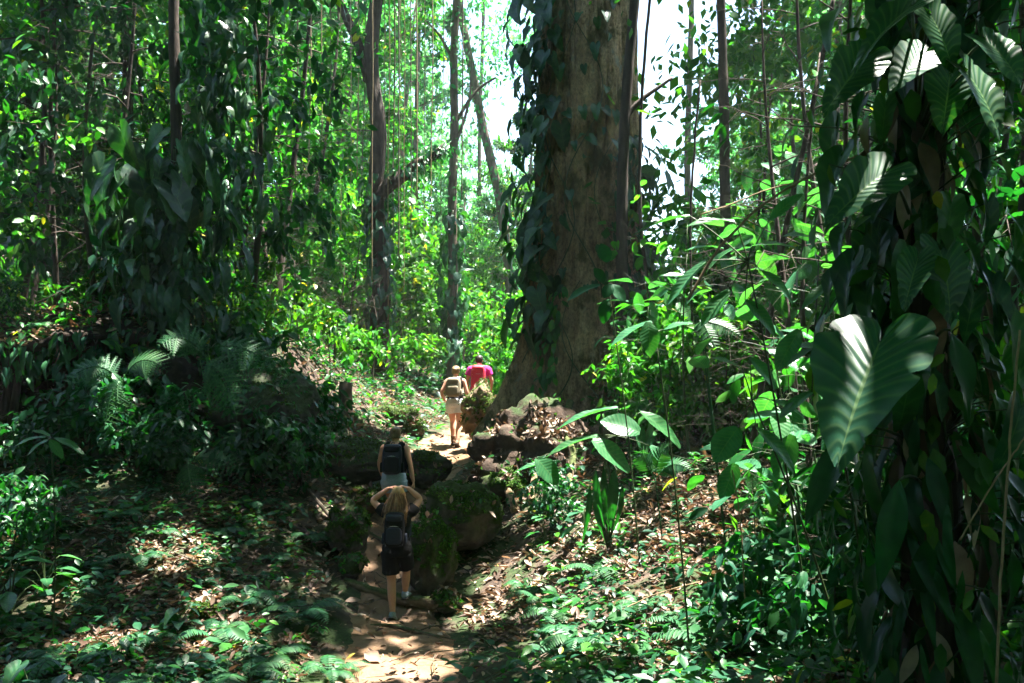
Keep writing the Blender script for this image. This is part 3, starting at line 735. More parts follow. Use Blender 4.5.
# ---- unseen overhead trees, added so that their crowns shade the near ground
def shade_tree(name, base, top, r0, crown_c, radii, ncl, nl, label, seed, size=.34, bark='bark_dark', leaf='leaf_mid', floor=.47, path=None, forkz=None, cat='tree', group=None):
    base = np.array(base, float)
    o = empty(name, base, label, cat, group)
    w = MB(); p = np.array([base, (base + np.array(top)) / 2 + [.15, .1, 0], top]) if path is None else np.array(path)
    p = smooth_path(p, 26)
    w.tube(p - base, np.linspace(1.12, .7, 26) * r0 + r0 * .5 * np.exp(-np.linspace(0, 12, 26)), 12, rough=.05, seed=seed)
    c, cc = crown_cloud(crown_c, radii, ncl, nl, size, seed=seed, floor=floor)
    limbs_to(w, p[-1] - base, cc - base, r0 * .55, 26, seed, org=base)
    w.build('trunk', M[bark], o); c.shift(-base).build('crown', M[leaf], o)
    return o, p
shade_tree('shade_tree', (-6.5, -4, H1(-6.5, -4)), (-6, -3.6, 12), .3, (-5, 2.5, 12.5), (8, 8, 2.2), 370, 110, 'tall shade tree standing behind the viewpoint on the left', 31)
shade_tree('shade_tree', (6.5, -2, H1(6.5, -2)), (6.2, -1.5, 11.5), .3, (5.5, 2.5, 11.8), (7, 7, 2.2), 215, 110, 'tall shade tree standing behind the viewpoint on the right', 32)
shade_tree('shade_tree', (9.5, 15.5, H1(9.5, 15.5)), (9, 15, 12.5), .24, (6.6, 10.5, 12.8), (5.6, 5.2, 2.4), 120, 100, 'dark slender forest tree deep in shade at the right edge', 33)
# ---- individual trunks of the background
def mid_tree(name, px_list, d, r0, label, bark, crown=None, leaf='leaf_far', seed=0, extra=None, taper=.75, group=None, size=.22, floor=None):
    p = trunk_path(px_list, d); g = G(px_list[0][0], d, -.2); p = np.vstack([g, p]); p = smooth_path(p, 30)
    o = empty(name, p[0], label, 'tree', group); w = MB()
    w.tube(p - p[0], np.linspace(1.15, taper, 30) * r0 + r0 * .6 * np.exp(-np.linspace(0, 14, 30)), 12, rough=.06, seed=seed)
    for pl, rr in (extra or []):
        q = smooth_path(trunk_path(pl, d), 14); w.tube(q - p[0], np.linspace(1, .5, 14) * rr, 9, rough=.06, seed=seed + 1)
    w.build('trunk', M[bark], o)
    if crown:
        mb = MB(); allc = []
        for (cx, cy, dd, rx, ry, rz, nc, nl) in crown:
            c, cc = crown_cloud(P(cx, cy, d + dd), (rx, ry, rz), nc, nl, size, seed=seed + int(cx), clump=.5, filt=d < 24, floor=floor)
            for a in zip(c.V, c.Q, c.UV): mb.add(a[0], a[1] - a[1].min(), a[2])
        mb.shift(-p[0]).build('crown', M[leaf], o)
    return o, p

t1, p1 = mid_tree('forked_tree', [(379, 330), (383, 265), (374, 195), (381, 125), (368, 65), (378, -10), (392, -80)], 23.5, .21, 'dark forked tree carrying a thick side branch tufted with epiphytes', 'bark_dark',
    crown=[(380, -120, 0, 4, 4, 2.2, 60, 60), (330, -60, 0, 3, 3, 1.8, 40, 60)], seed=41,
    extra=[([(369, 80), (358, 40), (345, 15), (325, -30), (300, -60)], .15), ([(375, 200), (388, 184), (404, 176), (420, 160), (434, 158), (446, 146)], .21)])
t2, p2 = mid_tree('slender_tree', [(452, 370), (453, 280), (452, 200), (455, 120), (453, 60), (458, -20), (455, -70)], 26, .13, 'slender pale tree left of the giant trunk with climber round its foot', 'bark_mid',
    crown=[(468, -75, 0, 2.2, 2.2, 1.2, 24, 50)], seed=43,
    extra=[([(454, 125), (466, 105), (478, 88), (495, 78)], .06), ([(453, 60), (440, 35), (425, 20)], .05), ([(453, 150), (462, 128), (470, 100), (472, 60)], .05)])
t3, p3 = mid_tree('leaning_tree', [(512, 330), (508, 260), (497, 180), (485, 140), (474, 80), (462, 20), (450, -40)], 33, .17, 'leaning mossy tree seen through the gap beside the giant trunk', 'bark_mid',
    crown=[(500, 40, 0, 1.6, 1.6, 2.4, 24, 45), (440, -60, 0, 2, 2, 1.5, 20, 50)], seed=44)
t4, p4 = mid_tree('thin_dark_tree', [(622, 300), (622, 200), (624, 130), (628, 70), (634, 10), (641, -60)], 15.3, .10, 'thin dark tree hugging the right side of the giant trunk', 'bark_dark', seed=45,
    leaf='leaf_mid', size=.24, crown=[(700, -90, 0, 1.6, 1.6, 1.0, 16, 50), (685, 70, 0, .7, .7, .9, 14, 20), (665, 190, .5, .4, .6, 1.3, 10, 18), (700, 250, 1, .6, .6, .9, 10, 18)], extra=[([(625, 118), (640, 100), (655, 90), (672, 78)], .05)])
t5, p5 = mid_tree('straight_tree', [(727, 420), (726, 300), (725, 200), (724, 100), (721, 0), (718, -70)], 14, .085, 'straight dark thin tree in the bright gap right of the giant', 'bark_dark', seed=46,
    crown=[(715, -60, 0, 1.6, 1.6, 1.0, 22, 60), (760, 60, .5, 1.4, 1.4, 1.1, 26, 55), (800, 20, .5, 1.5, 1.5, 1.0, 26, 55)], leaf='leaf_mid', size=.16)
t6, p6 = mid_tree('leaning_sapling', [(748, 470), (760, 400), (772, 300), (785, 230), (800, 165), (818, 80), (835, -10)], 11, .035, 'leaning thin sapling crossing the bright leaves at right', 'bark_dark', seed=47,
    crown=[(810, 20, 0, .9, .9, .7, 16, 34), (790, 130, 0, .8, .8, .7, 14, 30)], leaf='leaf_bright', size=.15)
t7, p7 = mid_tree('left_trunk', [(132, 330), (133, 250), (127, 120), (130, 0), (132, -60)], 17.4, .11, 'dark upright tree left of the drooping leaf clump', 'bark_dark', seed=48,
    crown=[(60, -10, 0, 2.2, 1.6, 1.3, 40, 46), (120, -50, .3, 2.2, 1.6, 1.1, 32, 46), (180, 0, .5, 1.6, 1.4, 1.1, 24, 40)], leaf='leaf_mid', size=.2)
t7.name = 'dark_tree'
t8, p8 = mid_tree('dark_tree', [(172, 340), (180, 250), (176, 120), (173, 0), (176, -70)], 15.0, .10, 'dark upright tree whose stem the drooping leaf clump wraps', 'bark_dark', seed=49,
    crown=[(220, -20, 0, 1.6, 1.4, 1.2, 30, 40), (255, 60, .8, .9, .9, 1.2, 22, 34)], leaf='leaf_dark', size=.25)
t9, p9 = mid_tree('dark_tree', [(30, 330), (36, 250), (33, 120), (37, 0), (28, -70)], 17.2, .22, 'thick dark tree near the left edge above the bank', 'bark_dark', seed=50,
    crown=[(40, 30, 0, 1.2, 1.2, 1.5, 28, 46), (75, 120, .2, .8, .8, 1.2, 20, 36), (-10, 140, 0, 1, 1, 1.0, 14, 36)], leaf='leaf_dark', size=.2)
t10, p10 = mid_tree('dark_tree', [(212, 330), (206, 250), (203, 120), (201, 0), (200, -60)], 18, .08, 'grey thin tree behind the drooping leaf clump', 'bark_mid', seed=51,
    crown=[(270, -30, 0, 1.6, 1.4, 1.0, 26, 40)], leaf='leaf_mid', size=.16)
FT = 'faint thin trunks in the hazy background'
for px, d, r, lb in [(308, 36, .14, 'faint grey trunk left of the forked tree, the left one of a pair'), (330, 38, .11, 'faint grey trunk left of the forked tree, the right one of a pair'),
                     (418, 40, .10, 'faint pale trunk between the forked tree and the slender tree'), (482, 42, .09, 'faint pale trunk close left of the giant trunk'),
                     (690, 30, .11, 'faint dark trunk behind the straight thin tree'), (838, 18, .08, 'dark thin trunk behind the leaning sapling')]:
    mid_tree('background_tree', [(px, 330), (px - 3, 150), (px + 2, 0), (px, -100)], d, r, lb, 'bark_mid', crown=[(px, -80, 0, 2.4, 2.4, 1.6, 26, 44)], seed=int(px), group=FT)

# ---- climbers: leaves that cling to a trunk, tips hanging
def climber(name, label, path, zr, n, ll, rad, face, spread, mat, tpl=T_HEART, stem_r=.012, seed=0, group=None, hang=.9, inner=.0, cat='climbing plant', part='foliage', stems=3, filt=False, wsc=1.0):
    r = np.random.default_rng(seed); path = np.asarray(path, float)
    o_ = np.argsort(path[:, 2]); pz = path[o_]
    z = r.uniform(zr[0], zr[1], n)
    c = np.stack([np.interp(z, pz[:, 2], pz[:, k]) for k in range(3)], 1)
    a = math.radians(face) + r.uniform(-1, 1, n) * math.radians(spread)
    out = np.stack([np.cos(a), np.sin(a), np.zeros(n)], 1)
    radi = (rad[0] if not callable(rad[0]) else rad[0](z)) + (rad[1]) * r.uniform(inner, 1, n) ** 1.2
    pos = c + out * np.reshape(radi, (-1, 1))
    ax = out * r.uniform(.1, .8, (n, 1)) + np.array([0, 0, -hang]) + r.normal(0, .28, (n, 3))
    nm = out + np.array([0, 0, .45]) + r.normal(0, .25, (n, 3))
    if filt:
        k = sun_clear(pos, ll * .4); pos, ax, nm = pos[k], ax[k], nm[k]
    base = np.array([np.interp(zr[0], pz[:, 2], pz[:, k]) for k in range(3)])
    e = empty(name, base, label, cat, group)
    MB().leaves(tpl, pos - base, ax, nm, ll * r.uniform(.55, 1.2, len(pos)), wsc * r.uniform(.85, 1.15, len(pos))).build(part, M[mat], e)
    st = MB()
    for k in range(stems):
        aa = math.radians(face) + (k - (stems - 1) / 2) * .5
        zz_ = np.linspace(zr[0], zr[1], 30)
        pp = np.stack([np.interp(zz_, pz[:, 2], pz[:, q]) for q in range(3)], 1)
        ra = np.array([rad[0](v) if callable(rad[0]) else rad[0] for v in zz_])
        w = aa + .35 * np.sin(zz_ * 1.7 + k * 2)
        pp[:, 0] += np.cos(w) * (ra + stem_r); pp[:, 1] += np.sin(w) * (ra + stem_r)
        st.tube(pp - base, np.linspace(1, .6, 30) * stem_r, 6, seed=k)
    for q in range(0, len(pos), 3):     # leaf stalks
        cc_ = np.array([np.interp(pos[q, 2] - .12, pz[:, 2], pz[:, k]) for k in range(3)])
        rr_ = rad[0](pos[q, 2]) if callable(rad[0]) else rad[0]
        o2 = unit((pos[q] - cc_) * [1, 1, 0]); st.tube(np.array([cc_ + o2 * rr_, (cc_ + o2 * rr_ + pos[q]) / 2 + [0, 0, .04], pos[q]]) - base, [.005, .004, .003], 4)
    st.build('stem', M['stem'], e)
    return e
gpath = np.array([[GT[0] + .07 * math.sin(z * .25), GT[1], gz + z] for z in np.linspace(-.2, 16, 40)])
grad = lambda z: .97 + .35 * np.exp(-np.clip(np.asarray(z) - gz, 0, 99) / 1.1)
climber('climbing_vine', 'glossy blue-green climber clothing the left edge of the giant trunk', gpath, (3.9, 10.6), 230, .40, (grad, .55), 205, 34, 'leaf_heart', tpl=T_HEART, seed=61)
climber('climbing_vine', 'small leaved vine running down to the roots of the giant tree', gpath, (2.5, 4.9), 80, .2, (lambda z: grad(z) + .1 * np.clip(5 - np.asarray(z), 0, 3), .2), 236, 9, 'leaf_mid', tpl=T_OVAL, seed=62)
climber('climbing_vine', 'dark climber spilling over the right flank of the giant trunk', gpath, (3.2, 7.4), 170, .32, (grad, .55), 322, 32, 'leaf_heart', seed=63)
climber('climbing_vine', 'sparse bluish climber leaves high on the giant trunk face', gpath, (4.6, 10.5), 44, .24, (grad, .12), 262, 42, 'leaf_heart', seed=64, stems=1)
climber('climbing_vine', 'ivy-like climber wrapped round the foot of the slender pale tree', p2, (2.9, 8.2), 230, .30, (.12, .42), 270, 175, 'leaf_heart', seed=65)
climber('climbing_vine', 'dark climber on the lower stem of the forked tree', p1, (4.6, 8.6), 170, .28, (.18, .3), 270, 150, 'leaf_heart', seed=66)
climber('epiphyte_clump', 'small tufts of epiphytes along the upper stem of the slender pale tree', p2, (8.2, 14), 150, .20, (.1, .22), 270, 180, 'leaf_far', tpl=T_SM, seed=75, stems=1, hang=.4, cat='epiphyte')
climber('epiphyte_clump', 'shaggy epiphytes covering the leaning mossy tree', p3, (6, 15), 260, .24, (.12, .3), 270, 180, 'leaf_far', tpl=T_SM, seed=76, stems=1, hang=.7, cat='epiphyte')
climber('epiphyte_clump', 'tufted epiphytes hanging from the side branch of the forked tree', np.array([P(404, 176, 23.5), P(422, 160, 23.5), P(444, 147, 23.5)]), (8.5, 9.4), 420, .17, (.12, .5), 270, 180, 'leaf_dark', tpl=T_SM, seed=67, stems=1, hang=.5, cat='epiphyte')
climber('climbing_philodendron', 'drooping dark philodendron clump hanging on the left trunk', p8, (4.1, 6.9), 290, .42, (.12, 1.15), 250, 140, 'leaf_heart', tpl=T_NARROW, seed=68, filt=False, hang=1.0)
climber('climbing_philodendron', 'broad-leaved philodendron rosette crowning the drooping clump', p8 - [.25, .25, 0], (5.5, 7.0), 46, .58, (.15, .95), 255, 110, 'leaf_heart', seed=85, hang=.9)
climber('climbing_philodendron', 'long hanging climber leaves high at the upper left', np.array([P(232, 260, 15.5), P(228, 120, 15.5), P(222, 0, 15.5), P(220, -60, 15.5)]), (6.0, 9.6), 170, .40, (.05, .9), 262, 130, 'leaf_heart', tpl=T_NARROW, seed=69, filt=False, hang=1.2)
climber('climbing_philodendron', 'dark climber masking the thick trunk at the left edge', p9, (4.9, 9.6), 200, .32, (.2, .8), 280, 130, 'leaf_heart', seed=70, filt=True)

for pp_, sd_, lb_, zr_, fc in [(p7, 81, 'fine-leaved creeper veiling the dark tree left of the drooping clump', (5, 9.8), 270), (p9, 82, 'fine-leaved creeper veiling the thick tree at the left edge', (5, 9.8), 290), (p10, 83, 'fine-leaved creeper veiling the thin grey tree behind the drooping clump', (5.2, 10.6), 270), (p8, 84, 'fine-leaved creeper hanging below the drooping clump', (3.6, 5.2), 270)]:
    climber('climbing_vine', lb_, pp_, zr_, 620, .17, (.1, 1.25), fc, 170, 'leaf_mid' if sd_ % 2 else 'leaf_dark', tpl=T_SM, seed=sd_, hang=.7, stems=4)
# ---- right foreground: trunk hung with aroids
cb0 = G(930, 4.3)
cpath = smooth_path(np.array([cb0 - [0, 0, .2], P(935, 560, 4.3), P(925, 400, 4.25), P(918, 260, 4.3), P(910, 150, 4.3), P(930, 40, 4.3), P(945, -60, 4.3), P(950, -500, 4.3)]), 40)
e, _ = shade_tree('climber_clad_tree', cpath[0], cpath[-1], .13, (3.4, 3.8, 8.6), (3.2, 3.0, 1.4), 44, 60, 'near dark trunk smothered in climbers at the right', 71, size=.3, path=cpath, floor=.5)
climber('hanging_climber', 'mass of long dark leaves hanging down the near right trunk', cpath, (.9, 2.9), 110, .38, (.12, .30), 235, 110, 'leaf_dark', tpl=Leaf(prof('lan', 14), 4, .25, .25, .35, wave=.05), seed=72, filt=True, hang=1.1)
climber('hanging_climber', 'dark tangled climber leaves on the upper part of the near right trunk', cpath, (2.7, 4.8), 120, .27, (.12, .45), 265, 110, 'leaf_heart', tpl=T_NARROW, filt=True, seed=73)
climber('hanging_climber', 'fine-leaved creeper threading through the near right trunk', cpath, (1.0, 4.9), 420, .13, (.1, .5), 255, 130, 'leaf_mid', tpl=T_SM, filt=True, seed=77, hang=.7)
climber('hanging_climber', 'narrow strap leaves hanging low on the near right trunk', cpath, (.9, 2.5), 90, .30, (.12, .42), 230, 120, 'leaf_dark', tpl=Leaf(prof('lan', 10), 4, .14, .3, .45, wave=.06), filt=True, seed=78, hang=1.2)
climber('hanging_climber', 'withered brown leaf skirt clinging to the near right trunk', cpath, (1.0, 4.2), 90, .30, (.1, .16), 250, 110, 'litter', tpl=T_LAN, seed=74, hang=1.4)

e = empty('giant_leaf_philodendron', cpath[12], 'philodendron with huge ribbed heart-shaped leaves on the near right trunk', 'climbing plant')
T_STRAP = Leaf(prof('lan', 24), 6, .34, .22, .22, ripple=.003, nrip=14, wave=.05)
def hleaf(base, tip, w, nrm, name='leaf', stemto=None, tpl=T_BIG, mat='leaf_big', o=None, sag=.12, org=None, label=None):
    org = cpath[12] if org is None else org
    base, tip = np.array(base), np.array(tip); L = np.linalg.norm(tip - base)
    pw = tpl.v[:, 0].max() * 2
    b = MB().leaves(tpl, [base - org], [tip - base], [nrm], [L], [w / (L * pw)])
    lf = b.build(name, M[mat], o)
    if label: lf['label'] = label
    if stemto is not None:
        stemto = np.array(stemto); t = np.linspace(0, 1, 8)[:, None]; m = (base + stemto) / 2 + [0, 0, sag]
        MB().tube(stemto * (1 - t) ** 2 + m * 2 * t * (1 - t) + base * t ** 2 - org, np.linspace(1.2, .7, 8) * .008, 6).build('petiole', M['stem'], o)
    return lf
px2m = lambda w, d: w / F * d
def big(bx, by, tx, ty, d0, d1, w, nrm, stem=True, **k):
    st = np.array([np.interp(P(bx, by, d0)[2] - .15, cpath[:, 2], cpath[:, q]) for q in range(3)]) if stem else None
    return hleaf(P(bx, by, d0), P(tx, ty, d1), px2m(w, d0), nrm, stemto=st, o=e, **k)
big(880, 342, 832, 448, 2.95, 2.72, 116, (-.42, -.68, .58), label='largest ribbed leaf, half in sunlight')
big(926, 52, 893, 80, 3.6, 3.5, 52, (-.15, -.8, .6))
big(866, 58, 826, 104, 3.7, 3.6, 52, (.1, -.75, .65))
big(966, 72, 1014, 130, 3.5, 3.4, 56, (.15, -.6, .8), label='sunlit upper ribbed leaf')
big(950, 74, 944, 128, 3.7, 3.65, 48, (-.2, -.8, .55))
big(886, 172, 824, 216, 3.6, 3.55, 62, (-.2, -.8, .6))
big(918, 258, 904, 304, 3.7, 3.6, 36, (-.3, -.8, .5))
big(912, 6, 846, 54, 3.4, 3.3, 46, (-.4, -.5, .8))
big(930, 14, 962, 66, 3.5, 3.45, 48, (.1, -.9, .4))
big(985, 40, 1030, 75, 3.4, 3.3, 60, (.2, -.8, .6))
big(950, 330, 985, 420, 3.8, 3.7, 27, (.3, -.85, .4), tpl=T_STRAP, mat='leaf_dark')
big(940, 250, 960, 320, 3.9, 3.8, 52, (.1, -.9, .3))
big(850, 430, 800, 520, 3.9, 3.8, 27, (-.3, -.7, .6), tpl=T_STRAP, mat='leaf_dark')
big(900, 480, 880, 590, 3.8, 3.7, 27, (-.2, -.8, .4), tpl=T_STRAP, mat='leaf_dark')
big(880, 220, 850, 290, 4.3, 4.2, 40, (-.4, -.7, .5))

# ---- shrub with horizontal sprays of broad leaves in the middle right
def spray(name, label, base, leaves, org_px, d, mat='leaf_ging', tpl=T_OVAL, cat='plant', stem_r=.008, group=None, extra_stem=None, wk=1.0):
    base = np.array(base); o = empty(name, base, label, cat, group); st = MB()
    node = P(*org_px, d)
    t = np.linspace(0, 1, 10)[:, None]; m = (base + node) / 2 + [.06, .05, .1]
    st.tube(base * (1 - t) ** 2 + m * 2 * t * (1 - t) + node * t ** 2 - base, np.linspace(1.2, .7, 10) * stem_r, 6)
    for (bx, by, tx, ty, w, dz, nr) in leaves:
        b, tp = P(bx, by, d + dz), P(tx, ty, d + dz - .06); L = np.linalg.norm(tp - b)
        lf = MB().leaves(tpl, [b - base], [tp - b], [nr], [L], [px2m(w, d) * wk / (L * tpl.v[:, 0].max() * 2)])
        lf.build('leaf', M[mat], o)
        mm = (node + b) / 2 + [0, 0, .03]
        st.tube(node * (1 - t) ** 2 + mm * 2 * t * (1 - t) + b * t ** 2 - base, np.linspace(.7, .4, 10) * stem_r, 5)
    st.build('stem', M['stem'], o)
    return o
T_HER = Leaf(prof('oval', 16), 6, .50, .2, .22, ripple=.006, nrip=10, wave=.03)
UPN = (0, -.35, .94)
spray('broadleaf_herb', 'tall herb with paddle leaves in sun before the giant tree roots', G(610, 11), [
    (640, 432, 604, 417, 26, -.1, (0, -.8, .6)), (618, 408, 556, 416, 13, .05, (0, -.2, 1)), (640, 412, 686, 440, 20, 0, (.1, -.55, .8)), (600, 436, 544, 446, 13, -.1, (0, -.3, 1)),
    (592, 440, 634, 466, 26, -.2, (0, -.6, .8)), (560, 462, 514, 463, 9, 0, (0, -.2, 1)), (536, 458, 560, 482, 22, -.2, (-.1, -.7, .7)), (650, 446, 680, 474, 18, .1, (0, -.6, .7))], (616, 436), 11, tpl=T_HER)
e = empty('drooping_herb', G(608, 11.1), 'dark strap leaves hanging straight down below the paddle leaves', 'plant')
org = G(608, 11.1); st = MB()
for k, (a, b, c_, w) in enumerate([(596, 470, 598, 24), (604, 466, 606, 18), (614, 468, 612, 26), (590, 482, 588, 14), (622, 480, 620, 14)]):
    bb = P(a, b, 10.9 - .05 * (k % 3)); tt = P(c_, 546 - 6 * (k % 3), 10.86 - .05 * (k % 3)); L = np.linalg.norm(tt - bb)
    MB().leaves(T_LAN, [bb - org], [tt - bb], [(.2 * (k - 2), -1, .1)], [L], [px2m(w * .42, 11) / (L * T_LAN.v[:, 0].max() * 2)]).build('leaf', M['leaf_dark'], e)
    st.tube(np.array([[0, 0, 0], (bb - org) * .6, P(606, 450, 11) - org, bb - org]), [.012, .01, .008, .005], 6)
st.build('stem', M['stem'], e)
spray('broadleaf_sapling', 'sapling with pale horizontal leaves against the bright gap', G(815, 6.4), [
    (735, 222, 688, 216, 18, 0, UPN), (752, 246, 797, 239, 14, 0, UPN), (690, 216, 632, 222, 10, .1, (0, -.2, 1)), (706, 262, 664, 296, 14, 0, (-.3, -.6, .7)), (700, 280, 660, 268, 13, .1, UPN),
    (760, 270, 798, 296, 16, .1, (.2, -.6, .7)), (730, 290, 700, 320, 16, 0, (-.2, -.7, .6)), (770, 220, 800, 190, 14, .2, (0, -.7, .6)), (745, 300, 780, 330, 18, .1, (.1, -.7, .6))], (748, 262), 5.6, tpl=T_HER, mat='leaf_ging')
spray('broadleaf_sapling', 'short sapling holding two pale leaves before the giant trunk', G(690, 7.6), [
    (652, 322, 608, 337, 15, 0, (0, -.3, 1)), (648, 322, 652, 354, 20, -.1, (.1, -.9, .4)), (664, 330, 690, 318, 16, .1, UPN)], (655, 335), 7.0, tpl=T_HER)
spray('broadleaf_sapling', 'sprig of dull blue leaves in front of the bark at mid trunk', G(640, 10), [
    (600, 285, 566, 294, 13, 0, (0, -.5, .9)), (604, 282, 596, 268, 12, 0, (0, -.8, .5)), (612, 284, 604, 296, 12, 0, (0, -.8, .5)), (612, 285, 626, 300, 13, 0, (0, -.8, .5)), (606, 300, 604, 322, 14, 0, (0, -.9, .3)), (608, 262, 602, 244, 14, 0, (0, -.9, .3))], (608, 286), 10, tpl=T_HER, mat='leaf_dark')
spray('broadleaf_sapling', 'low sapling with wide blue-green leaves under the straight thin tree', G(850, 6.0), [
    (738, 428, 714, 458, 30, -.1, (-.1, -.7, .7)), (756, 428, 802, 466, 20, 0, (.2, -.6, .7)), (750, 358, 780, 384, 17, .1, (.2, -.7, .6)), (742, 370, 716, 352, 18, .1, UPN), (770, 400, 806, 410, 16, .1, UPN)], (752, 400), 5.8, tpl=T_HER)
spray('broadleaf_sapling', 'pale long-leaved sapling beside the huge ribbed leaf', G(880, 4.9), [
    (858, 272, 812, 318, 17, .1, (-.5, -.4, .8)), (838, 280, 800, 300, 15, 0, UPN), (800, 330, 776, 365, 22, 0, (-.2, -.7, .7)), (812, 392, 780, 410, 16, .1, UPN), (820, 240, 786, 228, 18, .2, UPN), (830, 350, 800, 340, 22, .1, UPN)], (815, 330), 4.6, tpl=T_HER)
spray('seedling', 'pale four-leaved seedling before the dark bank hollow', G(52, 9.0), [
    (46, 437, 14, 440, 9, 0, UPN), (50, 436, 34, 428, 9, .1, UPN), (54, 438, 84, 448, 10, 0, UPN), (50, 440, 62, 456, 10, -.1, (0, -.7, .7)), (48, 440, 24, 452, 9, -.1, UPN)], (50, 440), 9.0, tpl=T_HER)
spray('seedling', 'pale lit seedling standing right of the sunlit litter patch', G(752, 8.8), [
    (752, 500, 738, 508, 9, 0, UPN), (753, 500, 748, 484, 9, 0, UPN), (754, 502, 770, 496, 9, 0, UPN), (753, 505, 766, 524, 9, 0, UPN), (754, 498, 764, 486, 9, 0, UPN)], (753, 502), 8.8, tpl=T_HER)

# ---- big ferns at the left
def fern_at(label, base, fronds, mat='fern', sub=9):
    base = np.array(base); e = empty('tree_fern', base, label, 'fern')
    for k, (bp, mp_, tp, pl, d) in enumerate(fronds):
        f = MB(); B = P(*bp, d) - base; Mi = P(*mp_, d) - base; T = P(*tp, d - .25) - base
        nv = unit(np.array([(-(tp[1] - bp[1])) * .0 - .2, -.75, .65]))
        frond(f, f, B, Mi, T, px2m(pl, d), 13 if sub else 16, sub, nv, .007, k)
        t = np.linspace(0, 1, 6)[:, None]; f.tube(B * t + np.array([0, 0, .05]), np.linspace(1.3, 1, 6) * .007, 5)
        f.build('frond', M[mat], e)
    return e
fern_at('large fern with three spreading fronds before the dark boulder', P(210, 410, 13.3), [((206, 358), (185, 325), (158, 345), 24, 13.1), ((208, 348), (255, 335), (298, 392), 22, 13.1), ((200, 364), (225, 362), (238, 424), 28, 13)])
fern_at('dark arching fern drooping over the left bank edge', P(120, 420, 13.0), [((120, 380), (95, 350), (62, 386), 22, 12.8), ((124, 378), (140, 345), (168, 372), 20, 12.8), ((122, 384), (110, 380), (104, 436), 24, 12.6)])
fern_at('fern with grey-green fronds under the large fern', G(190, 12.4), [((190, 462), (210, 448), (244, 474), 16, 12.4), ((186, 462), (172, 448), (160, 470), 16, 12.4), ((188, 464), (186, 466), (196, 505), 18, 12.4)])
fern_at('sunlit fern spray beside the paddle leaves', G(662, 10.6), [((655, 480), (656, 450), (672, 444), 12, 10.6), ((655, 480), (670, 455), (690, 470), 12, 10.6), ((655, 480), (640, 452), (642, 450), 12, 10.6)], sub=0)
fern_at('feathery fern hanging in the shade right of the giant tree', G(730, 9), [((700, 325), (715, 318), (740, 336), 12, 9), ((702, 322), (700, 316), (718, 352), 12, 9)], sub=0)

# ---- lianas and bare stems
def liana(label, pts, d, r, mat='bark_mid', group=None, name='liana', wob=.03):
    p = np.array([P(a, b, d) if len(q) == 2 else P(a, b, q[2]) for q in pts for a, b in [q[:2]]])
    p = smooth_path(p, 24); base = p[-1].copy()
    p[1:-1] += rng.normal(0, wob * r * 8, (22, 3))
    o = MB().tube(p - base, np.linspace(1, .8, 24) * r, 6).build(name, M[mat]); o.location = base.tolist()
    return tag(o, label, 'vine', group)
for k, (a, b, ln) in enumerate([(350, 351, 190), (372, 372, 280), (398, 399, 260), (404, 404, 300), (410, 411, 240), (416, 417, 200), (424, 424, 280), (432, 431, 220), (462, 462, 200), (340, 341, 230), (330, 331, 260), (310, 309, 220), (384, 384, 300), (389, 388, 320), (394, 393, 250), (400, 401, 210), (365, 362, 230), (358, 357, 180), (443, 441, 240), (321, 322, 200), (297, 296, 240)]):
    liana('thin grey liana hanging straight down near the forked tree', [(a, -60), (a + 1, 60), (b, 160), (b, ln)], 21.6 + k * .13, .009 + .005 * (k % 3), 'twig' if k % 2 else 'bark_mid', group='thin lianas hanging near the forked tree')
liana('tan bare vine stem slanting across the gap at right', [(688, 300), (716, 250), (760, 205), (820, 170), (872, 150)], 5.2, .008, 'twig')
liana('second thin tan stem below the slanting vine stem', [(700, 215), (730, 205), (765, 190), (812, 178)], 5.6, .005, 'twig')
liana('pale arching twig rising from the sunlit litter to the right', [(622, 610), (650, 596), (675, 588), (700, 582)], 8.6, .007, 'twig')
liana('dead leaning stalk at the far right edge', [(996, 690), (1002, 560), (1010, 430), (1020, 330)], 3.4, .006, 'twig')
liana('dry twig crossing the dead stalk at the right edge', [(960, 540), (995, 480), (1030, 430)], 3.5, .004, 'twig')
liana('orange-brown rotting stem low at the far right', [(1000, 620), (992, 540), (976, 480), (958, 440)], 4.0, .018, 'bark_mid')
liana('thin arched root or vine before the buttress of the giant tree', [(745, 600), (742, 540), (738, 500), (732, 470)], 7, .006, 'twig')
liana('upright dark vine beside the bright gap right of the giant trunk', [(655, 330), (640, 230), (640, 120), (648, 20), (652, -50)], 15, .03, 'bark_dark')
liana('slender upright stem right of the straight thin tree', [(700, 430), (692, 330), (690, 200), (700, 80)], 13, .02, 'bark_dark')

# ---- rocks
from mathutils import noise as mnoise
def boulder(name, label, c, r, mat, seed, cat='boulder', sub=5, amp=.28, fr=1.1, group=None, rz=0.0):
    import bmesh
    bm = bmesh.new(); bmesh.ops.create_icosphere(bm, subdivisions=sub, radius=1)
    for v in bm.verts:
        n = v.co.copy(); q = Vector((seed * 7.3, seed * 1.7, seed * .9))
        k = 1 + amp * mnoise.fractal(n * fr + q, 1.0, 2.0, 5) + .05 * mnoise.fractal(n * 6 + q, 1, 2, 3)
        cel = mnoise.cell(n * 1.7 + q)
        v.co = Vector((n.x * r[0], n.y * r[1], n.z * r[2])) * (k + .02 * cel)
    me = bpy.data.meshes.new(name); bm.to_mesh(me); bm.free()
    for p in me.polygons: p.use_smooth = True
    me.materials.append(M[mat])
    o = link(name, me); o.location = [float(v) for v in c]; o.rotation_euler = (0, 0, rz)
    return tag(o, label, cat, group)
boulder('boulder', 'large mossy boulder in the middle right of the path', P(460, 516, 12.9), (.54, .5, .48), 'rock', 1, amp=.3, fr=1.2)
boulder('boulder', 'mossy upright boulder beside the woman in black', P(430, 556, 11.9), (.33, .36, .52), 'rock', 2, amp=.3, fr=1.2)
